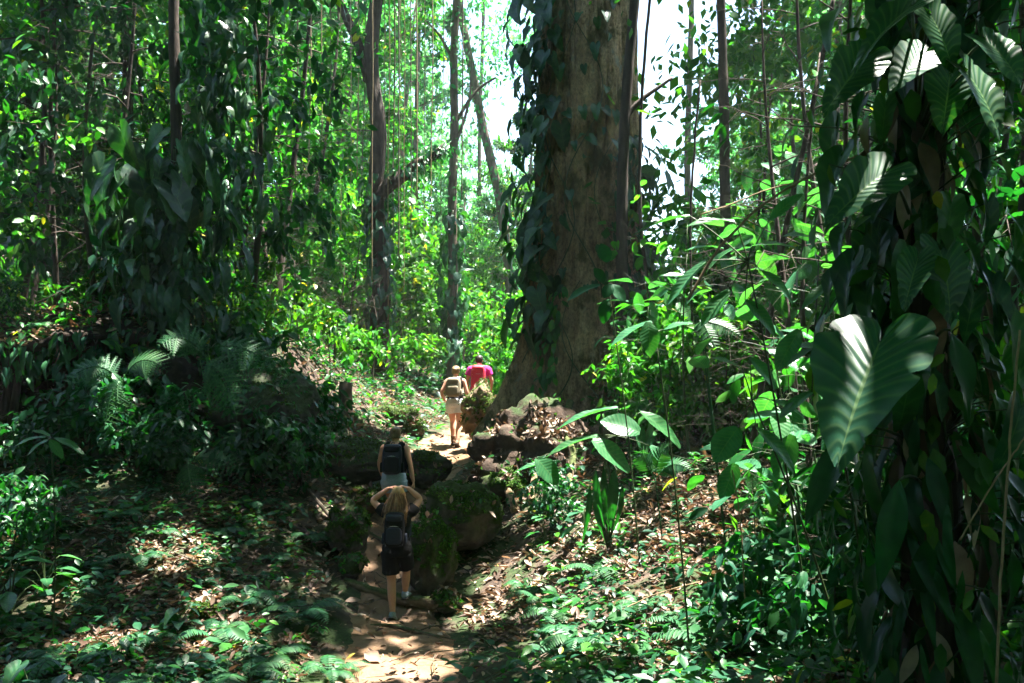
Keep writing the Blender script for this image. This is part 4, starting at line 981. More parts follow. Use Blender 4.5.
boulder('boulder', 'mossy stone at the left edge of the path opposite the upright boulder', P(348, 530, 12.5), (.27, .32, .36), 'rock', 3)
boulder('boulder', 'long dark rock ledge crossing behind the woman in denim shorts', P(345, 462, 15.2), (.95, .55, .36), 'rock_dark', 4)
boulder('boulder', 'low dark rock right of the woman in denim shorts', P(425, 470, 15.6), (.45, .4, .30), 'rock_dark', 5)
boulder('boulder', 'dark rounded boulder under the drooping fern frond at left', P(268, 410, 14.2), (.85, .7, .62), 'rock_dark', 6)
boulder('boulder', 'tan lumpy rock in sun at the foot of the giant tree', P(481, 412, 18.2), (.36, .35, .50), 'rock_tan', 7, amp=.4, fr=1.6)
boulder('boulder', 'small sunlit mossy stone in the ferns at lower left', P(201, 614, 10.1), (.14, .14, .10), 'rock', 8, sub=4)
boulder('boulder', 'grey stone half buried at the lower left path edge', P(292, 648, 9.6), (.16, .14, .11), 'rock_dark', 9, sub=4)
boulder('boulder', 'flat mossy stone above the dark ledge', P(395, 418, 20), (.5, .4, .28), 'rock', 10)
boulder('boulder', 'round mossy stone on the slope left of the pale stump', P(415, 428, 19.5), (.25, .25, .2), 'rock', 11, sub=4)
for px_, py_, d_, r_, lb_ in [(368, 500, 14.2, .22, 'squat mossy stone left of the path, just above the left edge stone'), (352, 566, 12.0, .15, 'small mossy stone left of the path beside her feet'), (446, 602, 11.3, .13, 'small mossy stone right of the path near the bare root'),
        (505, 486, 14.2, .28, 'mossy stone under the root mound'), (310, 470, 15, .3, 'dark mossy stone at the left end of the ledge')]:
    boulder('boulder', lb_, P(px_, py_, d_), (r_ * 1.2, r_, r_ * .95), 'rock', px_ % 31, sub=4, amp=.3, fr=1.3)
boulder('root_mound', 'mound of roots and litter in front of the giant trunk', P(537, 462, 14.9), (1.0, .75, .92), 'soil', 12, cat='mound', amp=.35, fr=1.8)
# overhanging earth bank at the left: a dark hollow under a lip
e = empty('earth_bank', P(40, 330, 15), 'overhanging dark earth bank with leaf litter on its lip at left', 'bank'); eo = P(40, 330, 15)
ux, vy = np.meshgrid(np.linspace(-11.5, -5.4, 62), np.linspace(0, 1, 16))
edge = 13.7 + .5 * fbm(ux * .9, ux * 0, 77) * 2 + .25 * fbm(ux * 4, ux * 0, 78) + np.clip((ux + 6.6) * 1.6, 0, 3)
yy = edge + vy * (17.2 - edge)
top_ = 4.0 + .16 * (yy - 13.7) + .75 * fbm(ux * .8, yy * .8, 79) + .10 * fbm(ux * 4, yy * 4, 80) - .35 * (1 - vy) ** 6 - .25 * np.clip(ux + 6.4, 0, 2)
thick = .10 + .55 * vy ** .7 + .25 * fbm(ux * 2, yy * 2, 81)
Vt = np.stack([ux, yy, top_], -1).reshape(-1, 3); Vb = np.stack([ux, yy + .04, top_ - np.abs(thick) - .03], -1).reshape(-1, 3)
nu_ = ux.shape[1]; q = np.arange(15)[:, None] * nu_ + np.arange(nu_ - 1)[None]
fq = np.stack([q, q + 1, q + nu_ + 1, q + nu_], -1).reshape(-1, 4); ring = np.arange(nu_ - 1); nv_ = len(Vt)
lipf = np.stack([ring + nv_, ring + 1 + nv_, ring + 1, ring], -1)
sL = np.arange(15) * nu_; sR = sL + nu_ - 1
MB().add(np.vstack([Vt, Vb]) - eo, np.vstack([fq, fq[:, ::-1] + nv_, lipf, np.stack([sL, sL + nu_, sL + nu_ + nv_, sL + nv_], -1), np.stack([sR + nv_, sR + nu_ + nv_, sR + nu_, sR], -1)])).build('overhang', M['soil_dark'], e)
rb = np.random.default_rng(5); kk = rb.integers(0, nv_, 2600); pp = Vt[kk] + np.stack([rb.normal(0, .07, 2600), rb.normal(0, .07, 2600), rb.uniform(.0, .05, 2600)], 1); th = rb.uniform(0, 6.28, 2600)
MB().leaves(T_LIT, pp - eo, np.stack([np.cos(th), np.sin(th), rb.normal(0, .3, 2600)], 1), np.stack([rb.normal(0, .4, 2600), rb.normal(0, .4, 2600), np.ones(2600)], 1), rb.uniform(.08, .17, 2600)).build('fallen_leaves', M['litter'], e)['kind'] = 'stuff'
rt = MB()
for k in range(110):
    c = rb.integers(0, nu_ * 3); p0 = Vt[c] - [0, 0, .1]; L = rb.uniform(.15, .9); t = np.linspace(0, 1, 6)[:, None]
    rt.tube(p0 - eo + np.array([rb.normal(0, .1), -.03 - rb.uniform(0, .1), -L]) * t + rb.normal(0, .02, (6, 3)), np.linspace(1, .3, 6) * rb.uniform(.004, .014), 5)
ke = rb.integers(0, nu_ * 2, 520); oe = np.stack([rb.normal(0, .1, 520), -rb.uniform(0, .25, 520), -rb.uniform(0, .75, 520) ** 1.5], 1)
MB().leaves(T_NARROW, Vt[ke] + oe - eo, np.stack([rb.normal(0, .4, 520), -rb.uniform(.1, .7, 520), np.full(520, -.8)], 1), np.stack([rb.normal(0, .4, 520), np.full(520, -.8), np.full(520, .5)], 1), rb.uniform(.10, .26, 520)).build('hanging_leaves', M['leaf_dark'], e)['kind'] = 'stuff'
rt.build('hanging_roots', M['bark_dark'], e)['kind'] = 'stuff'
kk = rb.integers(0, nv_ // 2, 240); mbp = MB()
for q_ in range(5):
    th = rb.uniform(0, 6.28, 240); mbp.leaves(T_SM, Vt[kk] + np.stack([np.cos(th) * .08, np.sin(th) * .08, rb.uniform(.02, .22, 240)], 1) - eo, np.stack([np.cos(th), np.sin(th), rb.normal(-.2, .4, 240)], 1), [0, 0, 1], rb.uniform(.08, .17, 240))
mbp.build('creeper', M['leaf_mid'], e)['kind'] = 'stuff'
for k in range(16):
    c = int(rb.integers(4, nu_ - 8)); p0 = Vt[c + nu_ * int(rb.integers(1, 4))]
    plant(['fern1', 'bush3', 'fern2', 'broadsap2'][k % 4], 0, 0, 'leafy plant overhanging the lip of the left earth bank', [1.2, .45, 1.1, .4][k % 4], 'plants on the lip of the earth bank', at=p0 - [0, .05, .06])
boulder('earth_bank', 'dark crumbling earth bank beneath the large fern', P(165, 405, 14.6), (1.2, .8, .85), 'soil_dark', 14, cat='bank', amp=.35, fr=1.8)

def creeper_on(o, n, seed, mat='leaf_mid', sz=.07, name='creeper', tpl=T_SM):
    rb = np.random.default_rng(seed); me = o.data; k = rb.integers(0, len(me.vertices), n * 6)
    pts_ = np.array([me.vertices[int(i)].co for i in k]); nr_ = np.array([me.vertices[int(i)].normal for i in k])
    ms = (nr_[:, 2] > .15) & (fbm(pts_[:, 0] * 3 + seed, pts_[:, 1] * 3 + pts_[:, 2] * 3, seed) > -.02); pts_, nr_ = pts_[ms][:n], nr_[ms][:n]; m_ = len(pts_)
    ax = rb.normal(0, 1, (m_, 3)) - nr_ * .2 + [0, 0, -.3]
    c = MB().leaves(tpl, pts_ + nr_ * rb.uniform(.005, .03, (m_, 1)), ax, nr_ + rb.normal(0, .3, (m_, 3)), sz * rb.uniform(.5, 1.3, m_)).build(name, M[mat], o); c['kind'] = 'stuff'
for o in [q for q in bpy.data.objects if q.name.startswith('boulder')]:
    creeper_on(o, 90, len(o.name) + int(o.location.x * 10) % 7); creeper_on(o, 60, int(o.location.y * 10) % 9, 'litter', .10, 'fallen_leaves', T_LIT)
for o in [q for q in bpy.data.objects if q.name.startswith('boulder')]:
    big_ = o['label'].startswith(('large mossy', 'mossy upright', 'mossy stone'))
    creeper_on(o, 5200 if big_ else 2200, 3 + len(o['label']) % 5, 'moss', .032 if big_ else .04, 'moss', T_FAR)
for o in [q for q in bpy.data.objects if q.name.startswith('earth_bank') and q.type == 'MESH']:
    creeper_on(o, 500, 4, 'leaf_dark', .14); creeper_on(o, 300, 6, 'litter', .11, 'fallen_leaves', T_LIT)
for o in [q for q in bpy.data.objects if q.name.startswith('boulder') and 'drooping fern' in q['label']]:
    creeper_on(o, 260, 4, 'leaf_dark', .13, 'seedlings'); creeper_on(o, 200, 6, 'fern', .16, 'small_ferns', T_PIN)
for o in [q for q in bpy.data.objects if q.name.startswith('root_mound')]:
    creeper_on(o, 1100, 5, 'litter', .10, 'fallen_leaves', T_LIT); creeper_on(o, 120, 8, 'leaf_mid', .09)
def root(name, label, pts, r, mat='bark_big', cat='root'):
    p = smooth_path(np.array([G(a, d, dz) for a, d, dz in pts]), 24); b = p[0].copy()
    o = MB().tube(p - b, np.linspace(1, .6, 24) * r, 10, rough=.08, seed=int(r * 1000)).build(name, M[mat]); o.location = b.tolist()
    return tag(o, label, cat)
root('tree_root', 'thick bare root lying across the path at her feet', [(452, 11.4, .02), (425, 11.5, .08), (400, 11.6, .06), (370, 11.7, .05), (345, 11.9, -.02)], .085, 'rock_tan')
root('tree_root', 'slanting root running up beside the large mossy boulder', [(516, 13.6, .0), (508, 13.9, .22), (500, 14.4, .35), (492, 15, .3)], .07)
root('tree_root', 'long surface root snaking from the giant tree toward the sunlit litter', [(640, 15.6, .15), (672, 14.6, .1), (690, 13.4, .06), (694, 12.4, -.03)], .12)
root('tree_root', 'root reaching down the mound below the giant trunk', [(560, 16.0, .7), (548, 15.2, .62), (540, 14.4, .3), (530, 13.6, .05)], .09)
root('tree_root', 'thin root crossing the path below the bare root', [(440, 10.3, .0), (415, 10.4, .03), (392, 10.6, .025), (370, 10.5, .0)], .03, 'bark_mid')
root('tree_root', 'thin root crossing the path between the two lower women', [(420, 13.1, .03), (400, 13.2, .05), (380, 13.3, .04), (362, 13.6, .0)], .04, 'bark_mid')
root('tree_root', 'root snaking down the sunlit mound to the boulder', [(520, 15.4, .75), (508, 14.9, .5), (494, 14.3, .25), (484, 13.6, .05)], .06, 'rock_tan')
root('tree_root', 'gnarled root clasping the front of the sunlit mound', [(570, 15.6, .8), (562, 14.6, .55), (575, 14.0, .3), (566, 13.4, .0)], .075, 'rock_tan')
root('fallen_branch', 'grey fallen branch lying on the litter slope left of the path', [(300, 13.8, .06), (322, 13.2, .12), (345, 12.9, .1), (362, 12.7, .05)], .035, 'bark_mid', 'branch')
o = MB().tube(np.array([[0, 0, -.15], [.01, 0, .3], [0, .02, .62], [.02, .01, .8]]), [.17, .14, .13, .12], 14, rough=.06).build('tree_stump', M['bark_mid']); o.location = G(345, 17.5).tolist()
tag(o, 'short dark mossy stump post on the slope above the ledge', 'stump')

# ---- planting
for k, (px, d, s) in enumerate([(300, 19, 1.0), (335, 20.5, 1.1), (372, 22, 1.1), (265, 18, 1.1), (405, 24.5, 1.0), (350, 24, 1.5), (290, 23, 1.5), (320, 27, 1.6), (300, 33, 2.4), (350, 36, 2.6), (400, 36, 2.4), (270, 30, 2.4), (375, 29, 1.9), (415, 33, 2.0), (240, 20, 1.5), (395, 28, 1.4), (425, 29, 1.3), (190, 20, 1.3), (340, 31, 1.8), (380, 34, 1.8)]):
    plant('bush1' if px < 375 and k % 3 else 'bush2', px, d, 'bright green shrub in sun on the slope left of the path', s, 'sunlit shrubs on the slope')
for k, (px, d, s) in enumerate([(500, 30, 1.6), (470, 33, 1.8), (525, 26, 1.3), (440, 36, 2.0), (510, 38, 2), (497, 24.5, .9), (480, 42, 2.8), (455, 44, 2.8), (515, 46, 3.0), (430, 40, 2.6), (500, 52, 3.4), (466, 28, 1.4)]):
    plant('bush2', px, d, 'mid green shrub behind the walkers at the end of the path', s, 'shrubs at the end of the path')
for k, (px, d, s) in enumerate([(20, 17.5, 1.2), (80, 18.5, 1.3), (140, 17, 1.2), (-20, 15.5, 1.2), (110, 21, 1.5), (50, 22, 1.7), (190, 16.5, 1.1), (230, 15.8, .9)]):
    plant('bush2', px, d, 'green shrub growing on top of the left bank', s, 'shrubs on top of the left bank')
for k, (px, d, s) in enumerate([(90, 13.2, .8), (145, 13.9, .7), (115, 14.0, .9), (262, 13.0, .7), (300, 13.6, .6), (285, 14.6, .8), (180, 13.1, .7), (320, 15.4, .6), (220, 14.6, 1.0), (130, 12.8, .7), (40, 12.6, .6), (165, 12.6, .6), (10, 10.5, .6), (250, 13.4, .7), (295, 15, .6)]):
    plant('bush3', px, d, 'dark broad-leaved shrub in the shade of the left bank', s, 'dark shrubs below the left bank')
for k, (px, d, s) in enumerate([(700, 12.9, .9), (735, 12.5, .9), (770, 11.8, .9), (655, 14, .8), (725, 15, 1.5), (680, 17.5, 1.5), (790, 12.2, 1.2), (700, 14.5, 1.1), (660, 15, .9), (760, 13.5, 1.1), (820, 12.5, 1.2), (735, 17, 1.5), (690, 19, 1.5), (790, 16, 1.6), (860, 14, 1.6), (640, 15.2, .7), (930, 13, 1.7), (1000, 12, 1.7)]):
    plant('bush2' if k % 2 else 'bush1', px, d, 'leafy green shrub in the thicket right of the giant tree', s, 'thicket shrubs right of the giant tree')
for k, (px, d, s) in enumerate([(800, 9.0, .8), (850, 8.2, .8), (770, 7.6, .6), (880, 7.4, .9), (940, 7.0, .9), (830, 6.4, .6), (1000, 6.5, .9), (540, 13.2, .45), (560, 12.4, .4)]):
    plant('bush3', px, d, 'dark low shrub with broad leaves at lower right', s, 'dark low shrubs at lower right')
for k, (px, d, s, kd) in enumerate([(800, 11.4, 1.0, 'slim1'), (815, 10, 1.0, 'slim2'), (765, 16.5, 1.1, 'slim1'), (850, 12, 1.2, 'slim1'), (740, 20, 1.5, 'slim2'), (800, 19, 1.6, 'slim1'), (880, 9.5, 1.1, 'slim3'), (920, 11, 1.2, 'slim1'), (980, 9, 1.1, 'slim3'), (1030, 8, 1.1, 'slim3'), (955, 15, 1.6, 'slim1'), (1010, 14, 1.5, 'slim2')]):
    plant(kd, px, d, 'thin understorey tree in the leafy thicket right of the giant tree', s, 'thin understorey trees at right')
for k, (px, d, s, kd) in enumerate([(60, 16, 1.2, 'slim1'), (110, 15.5, 1.2, 'slim3'), (10, 14.8, 1.2, 'slim1'), (160, 18, 1.3, 'slim2'), (235, 17, 1.2, 'slim1'), (270, 20, 1.3, 'slim2'), (90, 24, 1.8, 'slim2'), (30, 21, 1.7, 'slim2'), (215, 23, 1.7, 'slim2'), (300, 25, 1.7, 'slim1'), (145, 27, 2, 'slim2'), (250, 28, 2.1, 'slim1')]):
    plant(kd, px, d, 'thin leafy tree on the shaded slope at upper left', s, 'thin leafy trees on the left slope')
for k, (px, d, s) in enumerate([(95, 16.0, .95), (242, 16.2, .95), (5, 15.2, .95), (275, 19, 1.1)]):
    plant('vinetree', px, d, 'dark drooping tree framing the upper left of the view', s, 'dark drooping trees at upper left')
for k, (px, d, s, kd) in enumerate([(270, 30, 1.0, 'broad1'), (200, 28, 1.0, 'broad2'), (120, 30, 1.1, 'broad1'), (330, 36, 1.05, 'broad2'), (400, 42, 1.0, 'broad1'), (240, 40, 1.2, 'broad1'), (40, 32, 1.2, 'broad2'), (300, 46, 1.3, 'tall1'), (160, 44, 1.3, 'tall1'), (350, 52, 1.2, 'broad1'),
        (425, 50, .95, 'broad1'), (395, 36, .62, 'broad2'), (-60, 34, 1.2, 'broad1'), (365, 44, 1.1, 'tall1')]):
    plant(kd, px, d, 'tall leafy tree in the bright forest behind the left slope', s, 'tall trees behind the left slope')
for k, (px, d, s, kd) in enumerate([(500, 48, .72, 'broad1'), (520, 40, .85, 'broad2'), (500, 34, .55, 'broad2'), (470, 40, .55, 'broad1'), (470, 52, .55, 'broad1'), (448, 60, .7, 'broad1'), (485, 66, .6, 'broad2')]):
    plant(kd, px, d, 'hazy tree in the gap between slender tree and giant trunk', s, 'hazy trees in the centre gap')
for k, (px, d, s, kd) in enumerate([(760, 30, .75, 'broad1'), (820, 27, .85, 'broad2'), (880, 25, .9, 'broad1'), (950, 24, 1, 'broad2'), (1020, 22, 1, 'broad1'), (700, 40, .5, 'broad2'), (740, 36, .7, 'broad1'), (760, 50, .9, 'broad2'), (735, 60, .9, 'broad1'), (790, 44, 1.0, 'broad1'), (860, 40, 1.1, 'tall1'), (660, 50, .45, 'broad1'), (1080, 28, 1.1, 'broad1'), (940, 40, 1.1, 'tall1')]):
    plant(kd, px, d, 'leafy forest tree rising behind the right thicket', s, 'forest trees behind the right thicket')

for k, (px, d, s, kd) in enumerate([(668, 12.8, 1.1, 'broadsap'), (800, 9.2, .9, 'broadsap2'), (820, 7.9, .95, 'broadsap'), (785, 8.8, 1.1, 'broadsap2'), (800, 7.6, 1.0, 'broadsap'), (835, 8.6, 1.2, 'broadsap2'), (865, 7.0, 1.1, 'broadsap'), (690, 12.4, 1.2, 'broadsap'),
        (745, 13, 1.3, 'broadsap2'), (815, 10.4, 1.4, 'broadsap'), (660, 13.4, 1.0, 'broadsap2'), (880, 10, 1.4, 'broadsap2'), (775, 13, 1.5, 'broadsap'), (715, 14.5, 1.5, 'broadsap2'), (850, 12.8, 1.6, 'broadsap'), (930, 8.6, 1.3, 'broadsap'), (985, 7.8, 1.2, 'broadsap2')]):
    plant(kd, px, d, 'young broad-leaved sapling in the leafy tangle right of the giant tree', s, 'broad-leaved saplings at right')
for k, (px, d, s, kd) in enumerate([(120, 14.2, .8, 'broadsap2'), (60, 15.2, .8, 'broadsap2'), (230, 15, .8, 'broadsap2'), (285, 16.6, .9, 'broadsap'), (10, 15.4, .9, 'broadsap2'), (330, 19, .9, 'broadsap2')]):
    plant(kd, px, d, 'broad-leaved sapling growing along the upper left bank', s, 'broad-leaved saplings on the left bank')
for k in range(34):
    px, d = [(30, 9.4), (70, 8.6), (110, 9.6), (150, 9.2), (180, 8.7), (95, 10.6), (60, 10.4), (140, 10.8), (215, 9.6), (245, 10.4), (20, 8.2), (160, 11.4), (195, 10.2), (275, 11.6), (120, 11.6), (225, 11.8), (265, 9.2),
             (300, 10.2), (40, 11.2), (205, 8.5), (240, 8.7), (330, 9.1), (90, 7.8), (135, 8.1), (310, 12.4), (255, 12.6), (540, 10.6), (560, 9.6), (525, 11.2), (600, 10.4), (640, 9.0), (580, 8.6), (715, 7.8), (690, 8.4)][k]
    plant('fern1' if k % 3 else 'fern2', px, d, 'low fern among the shaded undergrowth at lower left' if k < 26 else 'low fern in the litter between path and lower right shrubs', rng.uniform(.5, 1.25),
          'low ferns at lower left' if k < 26 else 'low ferns in the lower middle litter')
for k, (px, d, s, kd) in enumerate([(30, 7.8, .8, 'herb1'), (75, 7.5, .7, 'herb1'), (120, 8.6, .6, 'herb1'), (10, 9.6, 1.1, 'herb2'), (45, 10, 1.0, 'herb2'), (150, 8.0, .5, 'herb3'), (180, 9.5, .6, 'herb1'), (230, 9.0, .5, 'herb3'), (265, 10.8, .6, 'herb3'), (285, 8.8, .5, 'herb3'), (320, 9.9, .45, 'herb3'), (345, 9.0, .4, 'herb3'), (215, 10.9, .5, 'herb2')]):
    plant(kd, px, d, 'small broad-leaved plant in the lower left undergrowth', s, 'small plants in the lower left undergrowth')
for k, (px, d, s, kd) in enumerate([(560, 11, .7, 'herb3'), (585, 11.6, .8, 'herb2'), (545, 12.2, .7, 'herb2'), (620, 11.4, .7, 'herb3'), (790, 8.6, .6, 'herb3'), (500, 10.2, .4, 'herb3'), (520, 8.9, .4, 'herb3'), (470, 9.4, .3, 'herb3'), (780, 10.4, .8, 'herb2'), (640, 12.6, .8, 'herb2'), (740, 7.4, .7, 'herb1'), (800, 7.2, .8, 'herb1')]):
    plant(kd, px, d, 'small broad-leaved plant in the litter right of the path', s, 'small plants right of the path')
for p in PR.values():
    for c in children_of(p): bpy.data.objects.remove(c)
    bpy.data.objects.remove(p)

# ---- far forest (one mass)
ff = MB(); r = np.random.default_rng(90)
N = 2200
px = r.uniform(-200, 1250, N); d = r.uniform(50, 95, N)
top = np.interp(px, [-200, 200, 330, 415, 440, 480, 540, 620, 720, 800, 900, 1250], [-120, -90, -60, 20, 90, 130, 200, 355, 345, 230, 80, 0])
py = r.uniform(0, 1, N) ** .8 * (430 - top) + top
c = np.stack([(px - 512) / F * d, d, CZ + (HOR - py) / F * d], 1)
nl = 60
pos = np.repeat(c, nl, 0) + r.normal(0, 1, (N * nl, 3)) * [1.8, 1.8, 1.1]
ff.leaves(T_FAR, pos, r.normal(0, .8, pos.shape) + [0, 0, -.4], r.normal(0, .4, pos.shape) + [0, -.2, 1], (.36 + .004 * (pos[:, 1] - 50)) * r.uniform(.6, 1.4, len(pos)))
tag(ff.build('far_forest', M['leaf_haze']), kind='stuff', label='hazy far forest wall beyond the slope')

# ---- unseen forest mass added behind and beside the viewpoint to block skylight
sf = MB(); r = np.random.default_rng(91); N = 2400
a = r.uniform(math.radians(140), math.radians(400), N); rad = r.uniform(12, 22, N)
c = np.stack([rad * np.cos(a), 3 + rad * np.sin(a), r.uniform(0, 16, N)], 1)
c = c[(c[:, 1] < 9) & ~((np.abs(c[:, 0]) < .62 * c[:, 1] + 3) & (c[:, 1] > 0))]
pos = np.repeat(c, 40, 0) + r.normal(0, 1, (len(c) * 40, 3)) * [1.0, 1.0, .6]
sf.leaves(T_FAR, pos, r.normal(0, .8, pos.shape) + [0, 0, -.5], r.normal(0, .4, pos.shape) + [0, 0, 1], .5 * r.uniform(.6, 1.3, len(pos)))
tag(sf.build('surrounding_forest', M['leaf_mid']), kind='stuff', label='dense forest continuing behind the viewpoint')
# ================================================================== PEOPLE
def plain(name, col, rough=.8, bump=.3, scale=60, var=.25):
    return surf_mat(name, [(.3, tuple(c * (1 - var) for c in col)), (.7, tuple(c * (1 + var) for c in col))], scale, (1, 1, 1), rough, bump, .004, 4)
M['skin'] = plain('skin', (.56, .28, .19), .5, .05, 20, .08)
M['skin2'] = plain('tanned_skin', (.50, .25, .16), .5, .05, 20, .08)
M['black_cloth'] = plain('black_cloth', (.006, .006, .008), .95)
M['navy'] = plain('dark_blue_nylon', (.014, .018, .034), .6)
M['denim'] = plain('pale_denim', (.30, .38, .50), .9, .4, 90)
M['white_cloth'] = plain('off_white_cloth', (.62, .62, .64), .9)
M['khaki'] = plain('khaki_canvas', (.20, .17, .115), .9, .4, 80)
M['pink'] = plain('magenta_cloth', (.48, .025, .21), .85)
M['red_nylon'] = plain('red_nylon', (.55, .03, .06), .55)
M['grey_nylon'] = plain('grey_nylon', (.16, .17, .2), .6)
M['boot'] = plain('brown_leather', (.14, .08, .045), .7)
M['shoe'] = plain('grey_blue_shoe', (.20, .25, .30), .7)
M['sole'] = plain('dark_rubber', (.03, .025, .022), .8)
M['blonde'] = leaf_mat('blonde_hair', [(0, (.12, .06, .025)), (.5, (.27, .15, .065)), (1, (.48, .30, .14))], .1, (1, 1, 1), .4, objvar=0)
M['brown_hair'] = leaf_mat('brown_hair', [(0, (.11, .07, .04)), (1, (.26, .18, .11))], .1, (1, 1, 1), .4, objvar=0)
M['tan_hair'] = leaf_mat('tan_hair', [(0, (.13, .075, .04)), (1, (.32, .20, .11))], .1, (1, 1, 1), .4, objvar=0)
M['dark_hair'] = leaf_mat('dark_hair', [(0, (.012, .009, .008)), (1, (.03, .022, .018))], .05, (1, 1, 1), .4, objvar=0)
M['eye'] = plain('eye', (.03, .02, .02), .2, 0)
M['metal'] = plain('light_buckle', (.5, .5, .5), .4, 0)

TORSO = [(.83, .150, .105, -.01), (.90, .168, .118, -.012), (.98, .158, .108, -.008), (1.08, .127, .090, .0), (1.18, .138, .098, .0), (1.28, .155, .105, .0), (1.36, .165, .092, -.005), (1.41, .120, .070, -.008), (1.45, .066, .058, -.002)]
def torso(mb, grow=0.0, z0=.8, z1=1.5, k=1.0):
    zs = np.linspace(max(z0, .83), min(z1, 1.45), 14); T = np.array(TORSO)
    rx = np.interp(zs, T[:, 0], T[:, 1]) * k + grow; ry = np.interp(zs, T[:, 0], T[:, 2]) * k + grow; yo = np.interp(zs, T[:, 0], T[:, 3])
    mb.tube(np.stack([zs * 0, yo, zs], 1), np.stack([rx, ry], 1), 24, ref=(1, 0, 0))
def limb(mb, pts, rad, n=14, grow=0.0):
    pts = np.array(pts, float); s = np.linspace(0, len(pts) - 1, n); k = np.arange(len(pts))
    p = np.stack([np.interp(s, k, pts[:, c]) for c in range(3)], 1); p[1:-1] = (p[:-2] + 2 * p[1:-1] + p[2:]) / 4
    mb.tube(p, np.interp(s, np.linspace(0, len(pts) - 1, len(rad)), rad) + grow, 16)
def hand(mb, wrist, d, palm_n, curl=.5, size=.178):
    """palm, four bent fingers of unequal length and a thumb; d = pointing direction, palm_n = where the palm faces"""
    d = unit(d); n = unit(np.array(palm_n, float) - np.dot(palm_n, d) * d); s = np.cross(d, n); w = np.array(wrist)
    mb.tube([w - d * .02, w + d * .02, w + d * .05, w + d * .092], [(.024, .018), (.034, .015), (.040, .014), (.038, .012)], 12, ref=s)
    for k, (o, L) in enumerate([(-.029, .066), (-.0095, .077), (.0095, .072), (.028, .056)]):
        p = [w + d * .078 + s * o]; a = curl * .35; dd = d
        for j, f in enumerate((.12, .42, .30, .24)):
            dd = unit(d * math.cos(a) + n * math.sin(a)); p.append(p[-1] + dd * L * f + s * o * .06); a += curl * .55
        mb.tube(p, [.009, .0095, .0088, .008, .0065], 8)
    t0 = w + d * .025 - s * .030
    p = [t0, t0 + (d * .5 - s * .7 + n * .3) * .035, t0 + (d * .9 - s * .75 + n * .5) * .058, t0 + (d * 1.3 - s * .55 + n * .7) * .07]
    mb.tube(p, [.014, .0115, .010, .0075], 8)

def person(label, loc, rz, scale, pose, skin='skin', group=None, build=1.0):
    lean = pose.get('lean', .05)
    def bend(mb, amt=lean):
        for v in mb.V: v[:, 1] += amt * np.clip(v[:, 2] - .92, 0, 9) * 1.0
        return mb
    J = dict(hip=[(-.088, 0, .86), (.088, 0, .86)], knee=[(-.09, .02, .47), (.09, .02, .47)], ankle=[(-.09, -.02, .08), (.09, -.02, .08)], foot=[(0, 1, 0), (0, 1, 0)],
             sh=[(-.168 * build, -.005, 1.365), (.168 * build, -.005, 1.365)], elbow=[(-.225, -.02, 1.10), (.225, -.02, 1.10)], wrist=[(-.235, .06, .86), (.235, .06, .86)], hd=[(0, .15, -1), (0, .15, -1)], hn=[(1, 0, 0), (-1, 0, 0)], curl=[.5, .5])
    J.update(pose)
    b = MB(); torso(b, k=build)
    b.tube([(0, -.012, 1.40), (0, -.002, 1.47), (0, .012, 1.53)], [.058, .050, .048], 14)
    hy, hz = .018, 1.555
    b.supere((0, hy - .012, hz + .02), (.073, .094, .098), .95, 24, 18)
    b.supere((0, hy + .022, hz - .035), (.058, .066, .080), .95, 20, 14)                       # face and jaw
    b.tube([(0, hy + .084, hz + .02), (0, hy + .098, hz - .008), (0, hy + .106, hz - .026), (0, hy + .082, hz - .034)], [.007, .010, .014, .008], 8)   # nose
    b.supere((0, hy + .080, hz - .058), (.022, .010, .006), 1, 12, 8); b.supere((0, hy + .078, hz - .068), (.018, .010, .006), 1, 12, 8)   # lips
    for sx in (-1, 1):
        b.supere((sx * .075, hy - .012, hz - .002), (.009, .020, .032), 1, 12, 8)               # ears
        b.supere((sx * .030, hy + .072, hz + .022), (.020, .012, .007), 1, 10, 8)              # brow
    for k in (0, 1):
        hp, kn, an = map(np.array, (J['hip'][k], J['knee'][k], J['ankle'][k])); hp = hp.astype(float)
        limb(b, [hp, hp * .5 + kn * .5, kn, kn * .62 + an * .38 + np.array([0, -.012, 0]), an], [.092, .078, .053, .055, .034], 18)
        fd = unit(J['foot'][k]); up = np.array([0, 0, 1.]); up = unit(up - up @ fd * fd)
        b.tube([an - fd * .045 - up * .03, an - up * .045, an + fd * .09 - up * .055, an + fd * .17 - up * .062], [(.032, .032), (.038, .034), (.042, .024), (.030, .014)], 14, ref=np.cross(fd, up))
    up_ = MB()
    for k in (0, 1):
        sh, el, wr = map(np.array, (J['sh'][k], J['elbow'][k], J['wrist'][k]))
        limb(up_, [sh * [.75, 1, 1], sh, sh * .5 + el * .5, el, el * .6 + wr * .4, wr], [.055, .053, .045, .036, .037, .025], 20)
        hand(up_, wr, J['hd'][k], J['hn'][k], J['curl'][k])
    for a, q, u in zip(up_.V, up_.Q, up_.UV): b.add(a, q - q.min(), u)
    me = remeshed(bend(b), .0065, 5); me.materials.append(M[skin]); me.name = 'person'
    o = link('person', me); o.location = [float(v) for v in loc]; o.rotation_euler = (0, 0, rz); o.scale = (scale,) * 3
    tag(o, label, 'person', group)
    for sx in (-1, 1):
        e = MB().supere((sx * .030, hy + .076 , hz + .006), (.012, .008, .007), 1, 10, 8); bend(e).build('eye', M['eye'], o)
    o_J = J
    return o, J, bend
